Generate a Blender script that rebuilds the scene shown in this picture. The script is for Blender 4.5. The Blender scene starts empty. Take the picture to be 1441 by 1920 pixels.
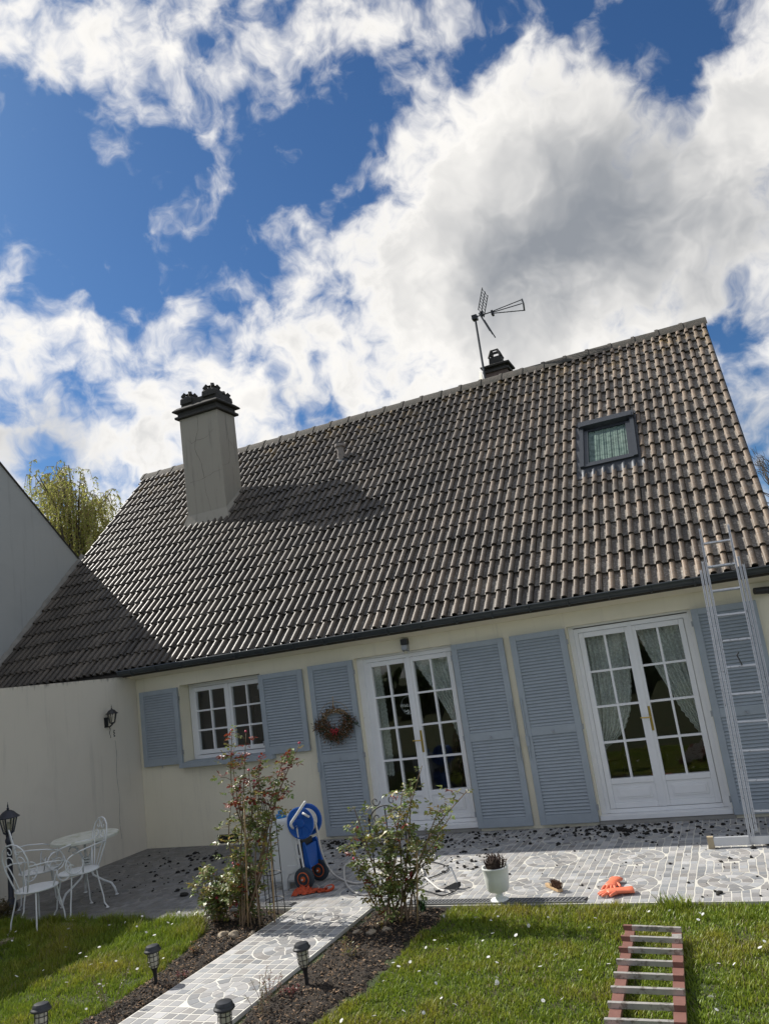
import bpy, bmesh, math, random
import numpy as np
from mathutils import Vector, Matrix, noise

S = bpy.context.scene
COL = S.collection
R = math.radians
random.seed(7)
rng = np.random.default_rng(7)

# ------------------------------------------------------------------ camera
YAW, PITCH, ROLL = -0.38965, 0.20029, -0.14039
CAM = Vector((2.0701, -9.3921, 2.0607))
d = Vector((math.sin(YAW) * math.cos(PITCH), math.cos(YAW) * math.cos(PITCH), math.sin(PITCH)))
r_ = Vector((math.cos(YAW), -math.sin(YAW), 0))
u_ = r_.cross(d)
rr = math.cos(ROLL) * r_ + math.sin(ROLL) * u_
uu = -math.sin(ROLL) * r_ + math.cos(ROLL) * u_
cam = bpy.data.cameras.new('camera')
cam.sensor_fit = 'VERTICAL'; cam.sensor_height = 36; cam.sensor_width = 27
cam.lens = 27.0
cam.clip_start = 0.05; cam.clip_end = 2000
co = bpy.data.objects.new('camera', cam); COL.objects.link(co)
m3 = Matrix((rr, uu, -d)).transposed()
co.matrix_world = Matrix.Translation(CAM) @ m3.to_4x4()
S.camera = co

# ------------------------------------------------------------------ sun and sky
SUNV = Vector((-1.07, 0.25, 1.0)).normalized()      # towards the sun
EL = math.asin(SUNV.z); AZ = math.atan2(SUNV.x, SUNV.y)
sl = bpy.data.lights.new('sun', 'SUN'); sl.energy = 5.0; sl.angle = R(0.53); sl.color = (1, .95, .87)
so = bpy.data.objects.new('sun', sl); COL.objects.link(so)
so.rotation_euler = (-SUNV).to_track_quat('-Z', 'Y').to_euler()
so.location = (-20, 5, 25)
S.view_settings.view_transform = 'Standard'; S.view_settings.look = 'None'
S.view_settings.exposure = 0.30; S.view_settings.gamma = 1
S.view_settings.use_curve_mapping = False
S.cycles.use_denoising = True
S.cycles.max_bounces = 6; S.cycles.transparent_max_bounces = 16
S.cycles.sample_clamp_indirect = 6

W = bpy.data.worlds.new('World'); S.world = W; W.use_nodes = True
nt = W.node_tree; nt.nodes.clear()
def N(t, tree=None, **kw):
    n = (tree or nt).nodes.new(t)
    for k, v in kw.items(): setattr(n, k, v)
    return n
def L(a, b, tree=None): (tree or nt).links.new(a, b)
def MA(op, a, b=None, c=None, tree=None, clamp=False):
    n = N('ShaderNodeMath', tree, operation=op); n.use_clamp = clamp
    for i, x in enumerate((a, b, c)):
        if x is None: continue
        if isinstance(x, (int, float)): n.inputs[i].default_value = x
        else: L(x, n.inputs[i], tree)
    return n.outputs[0]
def SMOOTH(x, lo, hi, tree=None):
    n = N('ShaderNodeMapRange', tree, interpolation_type='SMOOTHSTEP')
    L(x, n.inputs[0], tree); n.inputs[1].default_value = lo; n.inputs[2].default_value = hi
    return n.outputs[0]
def MIXC(f, a, b, tree=None, blend='MIX'):
    n = N('ShaderNodeMix', tree, data_type='RGBA', blend_type=blend)
    for s, x in ((n.inputs[0], f), (n.inputs[6], a), (n.inputs[7], b)):
        if isinstance(x, (int, float)): s.default_value = x
        elif isinstance(x, tuple): s.default_value = (*x, 1) if len(x) == 3 else x
        else: L(x, s, tree)
    return n.outputs[2]
def NOISE(vec, scale, detail=6, rough=.55, dist=0, tree=None, out=0):
    n = N('ShaderNodeTexNoise', tree); n.inputs['Scale'].default_value = scale
    n.inputs['Detail'].default_value = detail; n.inputs['Roughness'].default_value = rough
    n.inputs['Distortion'].default_value = dist
    if vec is not None: L(vec, n.inputs['Vector'], tree)
    return n.outputs[out]

sky = N('ShaderNodeTexSky', sky_type='NISHITA'); sky.sun_disc = False
sky.sun_elevation = EL; sky.sun_rotation = AZ; sky.altitude = 100
sky.air_density = 1.0; sky.dust_density = .6; sky.ozone_density = 2.5
tc = N('ShaderNodeTexCoord'); DV = tc.outputs['Generated']
# clouds: (direction x, y, z, angular radius, weight)
CL = [[-0.522, 0.507, 0.686, 0.063, 0.5], [-0.443, 0.6, 0.667, 0.057, 0.5], [-0.518, 0.544, 0.661, 0.06, 0.5], [-0.334, 0.676, 0.657, 0.066, 0.3], [-0.343, 0.706, 0.619, 0.037, 0.25], [-0.211, 0.684, 0.699, 0.058, 0.45], [-0.247, 0.728, 0.64, 0.055, 0.28], [-0.108, 0.733, 0.672, 0.035, 0.2], [-0.121, 0.796, 0.593, 0.09, 0.6], [-0.033, 0.811, 0.585, 0.075, 0.5], [-0.054, 0.854, 0.517, 0.151, 0.6], [-0.188, 0.839, 0.511, 0.095, 0.45], [0.075, 0.884, 0.461, 0.117, 0.55], [0.145, 0.832, 0.536, 0.06, 0.5], [-0.132, 0.899, 0.419, 0.144, 0.55], [-0.254, 0.878, 0.406, 0.093, 0.4], [-0.431, 0.824, 0.369, 0.116, 0.6], [-0.651, 0.675, 0.346, 0.138, 0.7], [-0.524, 0.787, 0.326, 0.135, 0.6], [-0.557, 0.716, 0.421, 0.07, 0.4], [-0.513, 0.66, 0.549, 0.055, 0.3], [-0.457, 0.723, 0.518, 0.083, 0.36], [-0.352, 0.767, 0.537, 0.078, 0.36], [-0.348, 0.811, 0.469, 0.073, 0.34], [-0.621, 0.615, 0.485, 0.058, 0.25], [-0.669, 0.61, 0.425, 0.063, 0.3], [0.08, 0.967, 0.24, 0.049, 0.5], [0.098, 0.948, 0.301, 0.027, 0.2], [-0.55, 0.593, 0.588, 0.11, -0.5], [-0.393, 0.709, 0.585, 0.075, -0.35], [-0.31, 0.743, 0.593, 0.057, -0.3], [0.058, 0.798, 0.6, 0.059, -0.5], [-0.052, 0.758, 0.65, 0.062, -0.35], [-0.367, 0.625, 0.689, 0.04, -0.25], [-0.322, 0.831, 0.454, 0.027, -0.2], [0.062, 0.935, 0.348, 0.045, -0.4], [-0.484, 0.759, 0.435, 0.033, -0.25], [-0.569, 0.526, 0.633, 0.032, -0.2], [-0.177, 0.739, 0.65, 0.036, -0.2]]
GR = [[-0.017, 0.868, 0.496, 0.098, 1], [-0.158, 0.883, 0.442, 0.071, 0.8], [0.075, 0.898, 0.434, 0.082, 0.8], [-0.088, 0.883, 0.461, 0.08, 0.8], [-0.691, 0.653, 0.31, 0.053, 0.5], [-0.44, 0.832, 0.337, 0.041, 0.4], [0.07, 0.973, 0.218, 0.044, 0.4]]
W.cycles.sampling_method = 'MANUAL'; W.cycles.sample_map_resolution = 512
wn = N('ShaderNodeTexNoise'); wn.inputs['Scale'].default_value = 9; wn.inputs['Detail'].default_value = 3; wn.inputs['Roughness'].default_value = .6
L(DV, wn.inputs['Vector'])
wv = N('ShaderNodeVectorMath', operation='MULTIPLY_ADD'); L(wn.outputs['Color'], wv.inputs[0])
wv.inputs[1].default_value = (.09, .09, .09); L(DV, wv.inputs[2])
wo = N('ShaderNodeVectorMath', operation='ADD'); L(wv.outputs[0], wo.inputs[0]); wo.inputs[1].default_value = (-.045, -.045, -.045)
WV = wo.outputs[0]
def field(lst):
    acc = None
    for x, y, z, s, w in lst:
        dn = N('ShaderNodeVectorMath', operation='DISTANCE'); L(WV, dn.inputs[0]); dn.inputs[1].default_value = (x, y, z)
        mr = N('ShaderNodeMapRange', interpolation_type='SMOOTHSTEP'); L(dn.outputs['Value'], mr.inputs[0])
        mr.inputs[1].default_value = 0; mr.inputs[2].default_value = 1.9 * s; mr.inputs[3].default_value = w; mr.inputs[4].default_value = 0
        acc = mr.outputs[0] if acc is None else MA('ADD', acc, mr.outputs[0])
    return acc
CL += [[-0.458, 0.734, 0.502, 0.097, -0.16], [-0.571, 0.672, 0.472, 0.093, -0.18], [-0.371, 0.76, 0.533, 0.078, -0.1], [-0.299, 0.749, 0.591, 0.069, -0.25], [-0.477, 0.666, 0.573, 0.067, -0.2], [-0.134, 0.734, 0.666, 0.053, -0.3], [0.005, 0.774, 0.633, 0.077, -0.3], [0.098, 0.787, 0.609, 0.057, -0.25], [-0.296, 0.665, 0.686, 0.053, -0.15], [-0.232, 0.716, 0.659, 0.048, -0.15], [-0.635, 0.641, 0.432, 0.084, -0.12], [-0.504, 0.752, 0.425, 0.059, -0.15], [0.05, 0.819, 0.572, 0.033, -0.2], [-0.305, 0.808, 0.504, 0.039, -0.1], [0.087, 0.93, 0.358, 0.033, -0.12], [0.056, 0.946, 0.32, 0.034, -0.12]]
CL += [[-0.505, 0.693, 0.514, 0.212, -0.2], [-0.289, 0.715, 0.636, 0.159, -0.12], [0.023, 0.771, 0.636, 0.117, -0.25], [-0.578, 0.581, 0.573, 0.115, -0.15], [-0.399, 0.791, 0.463, 0.1, -0.1], [0.098, 0.93, 0.354, 0.049, -0.2]]
CL += [[-0.048, 0.749, 0.661, 0.105, -0.45], [0.062, 0.802, 0.594, 0.064, -0.4], [-0.545, 0.589, 0.597, 0.086, -0.2], [-0.169, 0.75, 0.64, 0.048, -0.25]]
CL = [c[:4] + [c[4] * ((.85 if 8 <= i < 16 else .44) if c[4] > 0 else .72)] for i, c in enumerate(CL)]
F = field(CL)
n0 = NOISE(DV, 2.3, 2, .5)
n1 = NOISE(WV, 6.5, 7, .60, .1)
n2 = NOISE(WV, 17.0, 6, .55, 0)
dens = MA('ADD', MA('MULTIPLY', n1, 1.0), MA('MULTIPLY', n2, 2.0))
dens = MA('ADD', dens, MA('MULTIPLY', n0, .6))
dens = MA('ADD', dens, MA('MULTIPLY_ADD', F, .75, -.60))
alpha = SMOOTH(dens, .93, 1.62)
thick = SMOOTH(dens, 1.35, 1.95)
n3 = NOISE(WV, 9.0, 4, .55, .2)
gr = MA('ADD', MA('MULTIPLY', thick, .42), MA('MULTIPLY', field(GR), 1.15))
gr = MA('MULTIPLY', gr, MA('MULTIPLY_ADD', SMOOTH(n3, .25, .7), .85, .15))
gray = MA('DIVIDE', MA('MULTIPLY', gr, 1.5), MA('ADD', gr, 1.0), clamp=True)
SKYS = .085
cc = MIXC(gray, (10.4, 10.1, 9.6), (2.9, 3.1, 3.4))
skc = MIXC(1.0, sky.outputs[0], (.37, .60, .83), blend='MULTIPLY')
mixs = MIXC(MA('MULTIPLY', alpha, .97), skc, cc)
bg = N('ShaderNodeBackground'); bg.inputs[1].default_value = SKYS; L(mixs, bg.inputs[0])
wout = N('ShaderNodeOutputWorld'); L(bg.outputs[0], wout.inputs[0])

# ------------------------------------------------------------------ helpers
WL = {}                                   # world position of every origin
def tag(o, label=None, cat=None, group=None, kind=None):
    if label: o['label'] = label
    if cat: o['category'] = cat
    if group: o['group'] = group
    if kind: o['kind'] = kind
    return o
def thing(name, loc=(0, 0, 0), label=None, cat=None, group=None):
    o = bpy.data.objects.new(name, None); COL.objects.link(o); o.location = loc
    o.empty_display_size = .1
    WL[o] = Vector(loc)
    return tag(o, label, cat, group)
def copy_tree(o, parent=None):
    c = o.copy(); COL.objects.link(c)
    if parent: c.parent = parent
    WL[c] = WL.get(o, Vector())
    for ch in o.children: copy_tree(ch, c)
    return c
def shade(me, smooth):
    if smooth:
        me.shade_smooth()
        if smooth is not True: me.set_sharp_from_angle(angle=R(smooth))
class MB:
    def __init__(s): s.v = []; s.f = []; s.c = []; s.cur = None
    def add(s, vs, fs):
        b = len(s.v); s.v += [tuple(p) for p in vs]
        for f in fs: s.f.append(tuple(b + i for i in f)); s.c.append(s.cur)
        return s
    def box(s, x0, x1, y0, y1, z0, z1):
        return s.add([(x0, y0, z0), (x1, y0, z0), (x1, y1, z0), (x0, y1, z0), (x0, y0, z1), (x1, y0, z1), (x1, y1, z1), (x0, y1, z1)],
                     [(0, 3, 2, 1), (4, 5, 6, 7), (0, 1, 5, 4), (1, 2, 6, 5), (2, 3, 7, 6), (3, 0, 4, 7)])
    def obox(s, o, a, b, c, A, B, C):
        """box from corner-centre o spanned by +-A*a, +-B*b, +-C*c"""
        o, a, b, c = Vector(o), Vector(a) * A, Vector(b) * B, Vector(c) * C
        P = [o - a - b - c, o + a - b - c, o + a + b - c, o - a + b - c, o - a - b + c, o + a - b + c, o + a + b + c, o - a + b + c]
        return s.add(P, [(0, 3, 2, 1), (4, 5, 6, 7), (0, 1, 5, 4), (1, 2, 6, 5), (2, 3, 7, 6), (3, 0, 4, 7)])
    def bar(s, p, q, w, h, up=(0, 0, 1)):
        p, q = Vector(p), Vector(q); a = (q - p); l = a.length; a.normalize()
        b = Vector(up).cross(a); b.normalize(); c = a.cross(b)
        return s.obox((p + q) / 2, a, b, c, l / 2, w / 2, h / 2)
    def tube(s, pts, r, n=8, closed=False, flat=None):
        pts = [Vector(p) for p in pts]; m = len(pts)
        rs = r if isinstance(r, (list, tuple)) else [r] * m
        t0 = (pts[1] - pts[0]).normalized()
        ref = Vector((0, 0, 1)) if abs(t0.z) < .9 else Vector((1, 0, 0))
        nrm = (ref - t0 * ref.dot(t0)).normalized()
        V = []
        for i, p in enumerate(pts):
            if closed: t = pts[(i + 1) % m] - pts[i - 1]
            else: t = pts[min(i + 1, m - 1)] - pts[max(i - 1, 0)]
            if t.length < 1e-9: t = t0.copy()
            t.normalize(); nrm = nrm - t * nrm.dot(t)
            if nrm.length < 1e-6: nrm = t.orthogonal()
            nrm.normalize(); bn = t.cross(nrm)
            for k in range(n):
                a = 2 * math.pi * k / n
                V.append(p + nrm * (math.cos(a) * rs[i] * (flat or 1)) + bn * (math.sin(a) * rs[i]))
        Fs = []
        for i in range(m if closed else m - 1):
            j = (i + 1) % m
            for k in range(n):
                k2 = (k + 1) % n
                Fs.append((i * n + k, i * n + k2, j * n + k2, j * n + k))
        if not closed:
            Fs.append(tuple(reversed(range(n)))); Fs.append(tuple((m - 1) * n + k for k in range(n)))
        return s.add(V, Fs)
    def lathe(s, prof, n=20, c=(0, 0, 0), a0=0, sx=1, sy=1, axes=None):
        cx = Vector(c); ax = axes or (Vector((1, 0, 0)), Vector((0, 1, 0)), Vector((0, 0, 1)))
        V = []; Fs = []; m = len(prof)
        for r, z in prof:
            for k in range(n):
                a = a0 + 2 * math.pi * k / n
                V.append(cx + ax[0] * (r * sx * math.cos(a)) + ax[1] * (r * sy * math.sin(a)) + ax[2] * z)
        for i in range(m - 1):
            for k in range(n):
                k2 = (k + 1) % n; Fs.append((i * n + k, i * n + k2, (i + 1) * n + k2, (i + 1) * n + k))
        Fs.append(tuple(reversed(range(n)))); Fs.append(tuple((m - 1) * n + k for k in range(n)))
        return s.add(V, Fs)
    def prism(s, poly, o, a, b, c, depth):
        """polygon (list of 2d) in plane o + a*x + b*y, extruded along c by depth"""
        o, a, b, c = Vector(o), Vector(a), Vector(b), Vector(c); n = len(poly)
        V = [o + a * x + b * y for x, y in poly] + [o + a * x + b * y + c * depth for x, y in poly]
        return s.add(V, [tuple(reversed(range(n))), tuple(range(n, 2 * n))] + [(i, (i + 1) % n, n + (i + 1) % n, n + i) for i in range(n)])
    def lump(s, c, r, seed=0, flat=.6, sub=1):
        bm = bmesh.new(); bmesh.ops.create_icosphere(bm, subdivisions=sub, radius=1)
        rd = random.Random(seed); off = Vector((rd.uniform(0, 50), rd.uniform(0, 50), rd.uniform(0, 50)))
        ang = rd.uniform(0, 6.28); ca, sa = math.cos(ang), math.sin(ang); ex = rd.uniform(.6, 1.1)
        V = []
        for v in bm.verts:
            k = 1 + .55 * noise.noise(v.co * 1.4 + off) + .25 * noise.noise(v.co * 3.1 + off)
            x, y, z = v.co.x * k, v.co.y * k * ex, max(v.co.z * k * flat, -.25)
            V.append((c[0] + r * (x * ca - y * sa), c[1] + r * (x * sa + y * ca), c[2] + r * z))
        Fs = [tuple(v.index for v in f.verts) for f in bm.faces]; bm.free()
        return s.add(V, Fs)
    def mesh(s, name, off=Vector()):
        me = bpy.data.meshes.new(name)
        me.from_pydata([(x - off.x, y - off.y, z - off.z) for x, y, z in s.v], [], s.f)
        if any(c is not None for c in s.c):
            at = me.attributes.new('Col', 'FLOAT_COLOR', 'FACE')
            arr = np.array([(*(c or (1, 1, 1)), 1) for c in s.c], dtype=np.float32)
            at.data.foreach_set('color', arr.ravel())
        me.update()
        if 4 < len(s.f) < 12000 and not any(c is not None for c in s.c):
            bm = bmesh.new(); bm.from_mesh(me); bmesh.ops.recalc_face_normals(bm, faces=bm.faces); bm.to_mesh(me); bm.free()
        return me
    def build(s, name, mat, parent=None, smooth=False, at=None):
        """vertices are world coordinates; origin = parent's origin, or `at`"""
        off = WL[parent].copy() if parent else Vector(at or (0, 0, 0))
        me = s.mesh(name, off); me.materials.append(mat); shade(me, smooth)
        o = bpy.data.objects.new(name, me); COL.objects.link(o)
        if parent: o.parent = parent; WL[o] = WL[parent].copy()
        else: o.location = off; WL[o] = off
        return o
def inst(name, me, parent, loc, rot=None, scale=None, color=None):
    o = bpy.data.objects.new(name, me); COL.objects.link(o); o.parent = parent
    o.location = Vector(loc) - WL[parent]
    if rot is not None: o.rotation_euler = rot
    if scale: o.scale = scale
    if color: o.color = (*color, 1)
    WL[o] = Vector(loc); return o

# ------------------------------------------------------------------ materials
def mat(name, col=(.5, .5, .5), rough=.6, metal=0, spec=.5, col2=None, cs=4, clo=.4, chi=.6, var=0, vs=6, bump=0, bs=60, orand=0,
        attr=False, transl=0, fine=0, fs=120, ocol=False, coat=0, rvar=0, alpha=None):
    m = bpy.data.materials.new(name); m.use_nodes = True; t = m.node_tree; t.nodes.clear()
    out = N('ShaderNodeOutputMaterial', t); p = N('ShaderNodeBsdfPrincipled', t)
    g = N('ShaderNodeNewGeometry', t); P = g.outputs['Position']
    c = None
    if attr:
        a = N('ShaderNodeAttribute', t, attribute_name='Col'); c = a.outputs['Color']
        if col != (.5, .5, .5): c = MIXC(1.0, c, col, t, 'MULTIPLY')
    elif ocol:
        a = N('ShaderNodeObjectInfo', t); c = a.outputs['Color']
    else: c = col
    if col2: c = MIXC(SMOOTH(NOISE(P, cs, 7, .6, .3, t), clo, chi, t), c, col2, t)
    def scale_by(c, fac, amt):
        k = MA('MULTIPLY_ADD', fac, 2 * amt, 1 - amt, t)
        return MIXC(1.0, c, _gray(k, t), t, 'MULTIPLY')
    if var: c = scale_by(c, NOISE(P, vs, 6, .6, .2, t), var)
    if fine: c = scale_by(c, NOISE(P, fs, 3, .6, 0, t), fine)
    if orand:
        oi = N('ShaderNodeObjectInfo', t); c = scale_by(c, oi.outputs['Random'], orand)
    if isinstance(c, tuple): p.inputs['Base Color'].default_value = (*c, 1)
    else: L(c, p.inputs['Base Color'], t)
    p.inputs['Roughness'].default_value = rough; p.inputs['Metallic'].default_value = metal
    p.inputs['Specular IOR Level'].default_value = spec
    p.inputs['Coat Weight'].default_value = coat
    if rvar: L(MA('MULTIPLY_ADD', NOISE(P, 30, 4, .6, 0, t), 2 * rvar, rough - rvar, t), p.inputs['Roughness'], t)
    if bump:
        b = N('ShaderNodeBump', t); b.inputs['Strength'].default_value = 1; b.inputs['Distance'].default_value = bump
        L(NOISE(P, bs, 5, .6, 0, t), b.inputs['Height'], t); L(b.outputs[0], p.inputs['Normal'], t)
    sh = p.outputs[0]
    if transl:
        tr = N('ShaderNodeBsdfTranslucent', t)
        if isinstance(c, tuple): tr.inputs[0].default_value = (*c, 1)
        else: L(c, tr.inputs[0], t)
        mx = N('ShaderNodeMixShader', t); mx.inputs[0].default_value = transl
        L(sh, mx.inputs[1], t); L(tr.outputs[0], mx.inputs[2], t); sh = mx.outputs[0]
    L(sh, out.inputs[0], t); m['p'] = p.name
    return m
def _gray(v, t):
    c = N('ShaderNodeCombineColor', t)
    for i in range(3): L(v, c.inputs[i], t)
    return c.outputs[0]

def stucco_mat(name, col, dirt, zdirt=None, streak=.35):
    m = bpy.data.materials.new(name); m.use_nodes = True; t = m.node_tree; t.nodes.clear()
    out = N('ShaderNodeOutputMaterial', t); p = N('ShaderNodeBsdfPrincipled', t); g = N('ShaderNodeNewGeometry', t); P = g.outputs['Position']
    mp = N('ShaderNodeMapping', t); mp.inputs['Scale'].default_value = (5, 5, .35); L(P, mp.inputs[0], t)
    st = NOISE(mp.outputs[0], 2.2, 6, .65, .2, t)
    c = MIXC(MA('MULTIPLY', SMOOTH(st, .52, .8, t), streak, None, t), col, dirt, t)
    c = MIXC(MA('MULTIPLY', SMOOTH(NOISE(P, 1.1, 5, .6, .3, t), .45, .75, t), .35, None, t), c, tuple(x * .8 for x in col), t)
    if zdirt:
        sx = N('ShaderNodeSeparateXYZ', t); L(P, sx.inputs[0], t)
        for z0, z1, amt, sc in zdirt:
            mr = N('ShaderNodeMapRange', t); L(sx.outputs[2], mr.inputs[0], t)
            mr.inputs[1].default_value = z0; mr.inputs[2].default_value = z1
            mp2 = N('ShaderNodeMapping', t); mp2.inputs['Scale'].default_value = (sc, sc, sc * .25); L(P, mp2.inputs[0], t)
            k = SMOOTH(MA('MULTIPLY', NOISE(mp2.outputs[0], 1, 6, .7, .2, t), mr.outputs[0], None, t), .38, .62, t)
            c = MIXC(MA('MULTIPLY', k, amt, None, t), c, (.035, .034, .03), t)
    L(c, p.inputs['Base Color'], t); p.inputs['Roughness'].default_value = .9; p.inputs['Specular IOR Level'].default_value = .2
    b = N('ShaderNodeBump', t); b.inputs['Distance'].default_value = .004; b.inputs['Strength'].default_value = .8
    L(NOISE(P, 90, 5, .65, 0, t), b.inputs['Height'], t); L(b.outputs[0], p.inputs['Normal'], t)
    L(p.outputs[0], out.inputs[0], t); return m

M = {}
M['wall'] = stucco_mat('cream render', (.80, .75, .60), (.56, .52, .43), [(.35, -.1, .28, 5)], .4)
M['stain'] = mat('rain stain', (.40, .39, .35), .9, var=.3, vs=20)
M['fillet'] = mat('old mortar', (.25, .24, .22), .9, var=.35, vs=9)
M['wing'] = stucco_mat('white render', (.68, .635, .545), (.42, .40, .35), [(.45, -.1, .3, 4), (2.2, 2.52, .9, 9)], .4)
M['gable'] = stucco_mat('pale render', (.42, .435, .43), (.29, .29, .29), None, .6)
M['chim'] = stucco_mat('chimney render', (.37, .345, .295), (.16, .155, .145), None, .8)
M['cornice'] = mat('cornice paint', (.76, .70, .56), .8, var=.1, vs=3)
M['shutter'] = mat('shutter paint', (.33, .375, .415), .6, var=.14, vs=9, fine=.05)
M['pvc'] = mat('white joinery', (.80, .81, .82), .4, var=.05, vs=8)
M['zinc'] = mat('gutter zinc', (.055, .065, .072), .45, metal=.4, var=.25, vs=5)
M['lead'] = mat('lead flashing', (.06, .067, .078), .5, metal=.3, var=.3, vs=8)
M['skyfr'] = mat('skylight frame', (.055, .062, .072), .42, metal=.3, var=.15)
M['cap'] = mat('sooty concrete', (.045, .043, .040), .9, var=.5, vs=9, bump=.006, bs=50)
M['brickc'] = mat('rear chimney render', (.16, .12, .105), .9, var=.3, vs=8)
M['alu'] = mat('ladder aluminium', (.60, .61, .62), .42, metal=.6, var=.25, vs=14, col2=(.26, .25, .24), cs=30, clo=.60, chi=.68)
M['steelw'] = mat('white painted steel', (.72, .74, .74), .4, var=.08, vs=20)
M['black'] = mat('black cast metal', (.018, .019, .021), .45, spec=.5)
M['darkblue'] = mat('lamp post paint', (.022, .026, .04), .4)
M['iron'] = mat('wrought iron', (.02, .02, .02), .6)
M['brass'] = mat('brass', (.55, .40, .12), .3, metal=1)
M['rubber'] = mat('black rubber', (.02, .022, .026), .75)
M['tyre'] = mat('blue grey tyre', (.03, .045, .06), .7)
M['orange'] = mat('orange wheel rim', (.62, .12, .025), .45)
M['blue'] = mat('blue plastic', (.012, .10, .42), .35, spec=.5)
M['tank'] = mat('translucent white tank', (.78, .80, .80), .4, transl=.2)
M['hose'] = mat('pale hose', (.62, .60, .56), .4)
M['glove'] = mat('salmon rubber', (.78, .20, .105), .5, var=.12, vs=30)
M['rag'] = mat('orange strap cloth', (.55, .075, .02), .6, var=.3, vs=25)
M['wood'] = mat('pale wood', (.52, .36, .2), .6, var=.2, vs=30)
M['cane'] = mat('bamboo cane', (.36, .25, .13), .6, var=.25, vs=20)
M['bristle'] = mat('brown bristles', (.13, .07, .04), .8, var=.4, vs=80)
M['urn'] = mat('white urn', (.74, .77, .74), .5, var=.08, vs=20)
M['dry'] = mat('dried plant', (.075, .05, .04), .9, var=.4, vs=60)
M['brown'] = mat('brown ladder rail', (.20, .095, .075), .55, var=.25, vs=18, fine=.1, fs=200)
M['soil'] = mat('soil', (.022, .016, .012), .95, col2=(.055, .040, .027), cs=45, var=.4, vs=90, bump=.02, bs=80)
M['chip'] = mat('bark chips', attr=True, rough=.85)
M['moss'] = mat('black moss', (.014, .013, .011), .95, var=.4, vs=90)
M['stone'] = mat('field stone', (.36, .30, .22), .9, var=.35, vs=18, bump=.006, bs=70)
M['leaf'] = mat('rose leaf', attr=True, rough=.42, spec=.45, transl=.3)
M['stem'] = mat('rose stem', (.20, .14, .085), .7, var=.35, vs=40)
M['grass'] = mat('grass blade', attr=True, rough=.45, spec=.35, transl=.38)
M['willow'] = mat('willow leaf', attr=True, rough=.5, transl=.45)
M['bark'] = mat('tree bark', (.09, .075, .06), .9, var=.35, vs=4, bump=.03, bs=12)
M['petal'] = mat('daisy petal', (.82, .82, .80), .6, transl=.2)
M['lawn'] = mat('lawn ground', (.045, .065, .018), .95, col2=(.075, .075, .03), cs=3, var=.5, vs=35, bump=.02, bs=60)
M['grout'] = mat('pale grout', (.56, .545, .49), .85, var=.15, vs=5, col2=(.36, .32, .26), cs=1.3, clo=.55, chi=.75)
M['grout2'] = mat('path grout', (.64, .625, .57), .85, var=.15, vs=5)
M['grate'] = mat('drain grate', (.24, .245, .25), .5, metal=.5)
M['conc'] = mat('concrete kerb', (.30, .29, .27), .9, var=.25, vs=10)
M['inter'] = mat('interior plaster', (.30, .27, .22), .9)
M['interd'] = mat('dark interior', (.05, .045, .04), .9)
M['deck'] = mat('roof underlay', (.05, .045, .04), .9)
M['dish'] = mat('satellite dish', (.70, .66, .57), .6)
M['antm'] = mat('antenna metal', (.09, .095, .10), .5, metal=.5)
M['ventp'] = mat('vent pipe clay', (.28, .245, .225), .75, var=.15, vs=10)
M['hedge'] = mat('hedge leaf', attr=True, rough=.6)
M['red'] = mat('red ribbon', (.28, .015, .02), .6)
M['lampg'] = mat('frosted lamp lens', (.62, .60, .50), .35, transl=.3)
M['caulk'] = mat('sign white', (.75, .75, .73), .6)

def glass_mat(name, tint=(.93, .97, .96), ior=1.5, extra=.06):
    m = bpy.data.materials.new(name); m.use_nodes = True; t = m.node_tree; t.nodes.clear()
    out = N('ShaderNodeOutputMaterial', t); tr = N('ShaderNodeBsdfTransparent', t); gl = N('ShaderNodeBsdfGlossy', t)
    tr.inputs[0].default_value = (*tint, 1); gl.inputs['Roughness'].default_value = 0.005
    g = N('ShaderNodeNewGeometry', t); dt = N('ShaderNodeVectorMath', t, operation='DOT_PRODUCT'); L(g.outputs['Normal'], dt.inputs[0], t); L(g.outputs['Incoming'], dt.inputs[1], t)
    f0 = ((ior - 1) / (ior + 1)) ** 2
    fr = MA('MULTIPLY_ADD', MA('POWER', MA('SUBTRACT', 1.0, MA('ABSOLUTE', dt.outputs['Value'], None, None, t), None, t), 5.0, None, t), 1 - f0, f0, t)
    mx = N('ShaderNodeMixShader', t); L(MA('ADD', fr, extra, None, t, True), mx.inputs[0], t)
    L(tr.outputs[0], mx.inputs[1], t); L(gl.outputs[0], mx.inputs[2], t); L(mx.outputs[0], out.inputs[0], t); return m
M['glass'] = glass_mat('window glass')
M['skyglass'] = glass_mat('skylight glass', (.84, .93, .9), 1.45, .0)
M['lglass'] = glass_mat('lantern glass', (.9, .9, .86))

def lace_mat():
    m = bpy.data.materials.new('lace'); m.use_nodes = True; t = m.node_tree; t.nodes.clear()
    out = N('ShaderNodeOutputMaterial', t); tr = N('ShaderNodeBsdfTransparent', t); df = N('ShaderNodeBsdfDiffuse', t); tl = N('ShaderNodeBsdfTranslucent', t)
    for x in (df, tl): x.inputs[0].default_value = (.88, .91, .87, 1)
    a = N('ShaderNodeMixShader', t); a.inputs[0].default_value = .35; L(df.outputs[0], a.inputs[1], t); L(tl.outputs[0], a.inputs[2], t)
    g = N('ShaderNodeNewGeometry', t)
    k = MA('MULTIPLY_ADD', SMOOTH(NOISE(g.outputs['Position'], 45, 4, .6, .5, t), .4, .62, t), .28, .66, t)
    b = N('ShaderNodeMixShader', t); L(k, b.inputs[0], t); L(tr.outputs[0], b.inputs[1], t); L(a.outputs[0], b.inputs[2], t)
    L(b.outputs[0], out.inputs[0], t); return m
M['lace'] = lace_mat()

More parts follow.
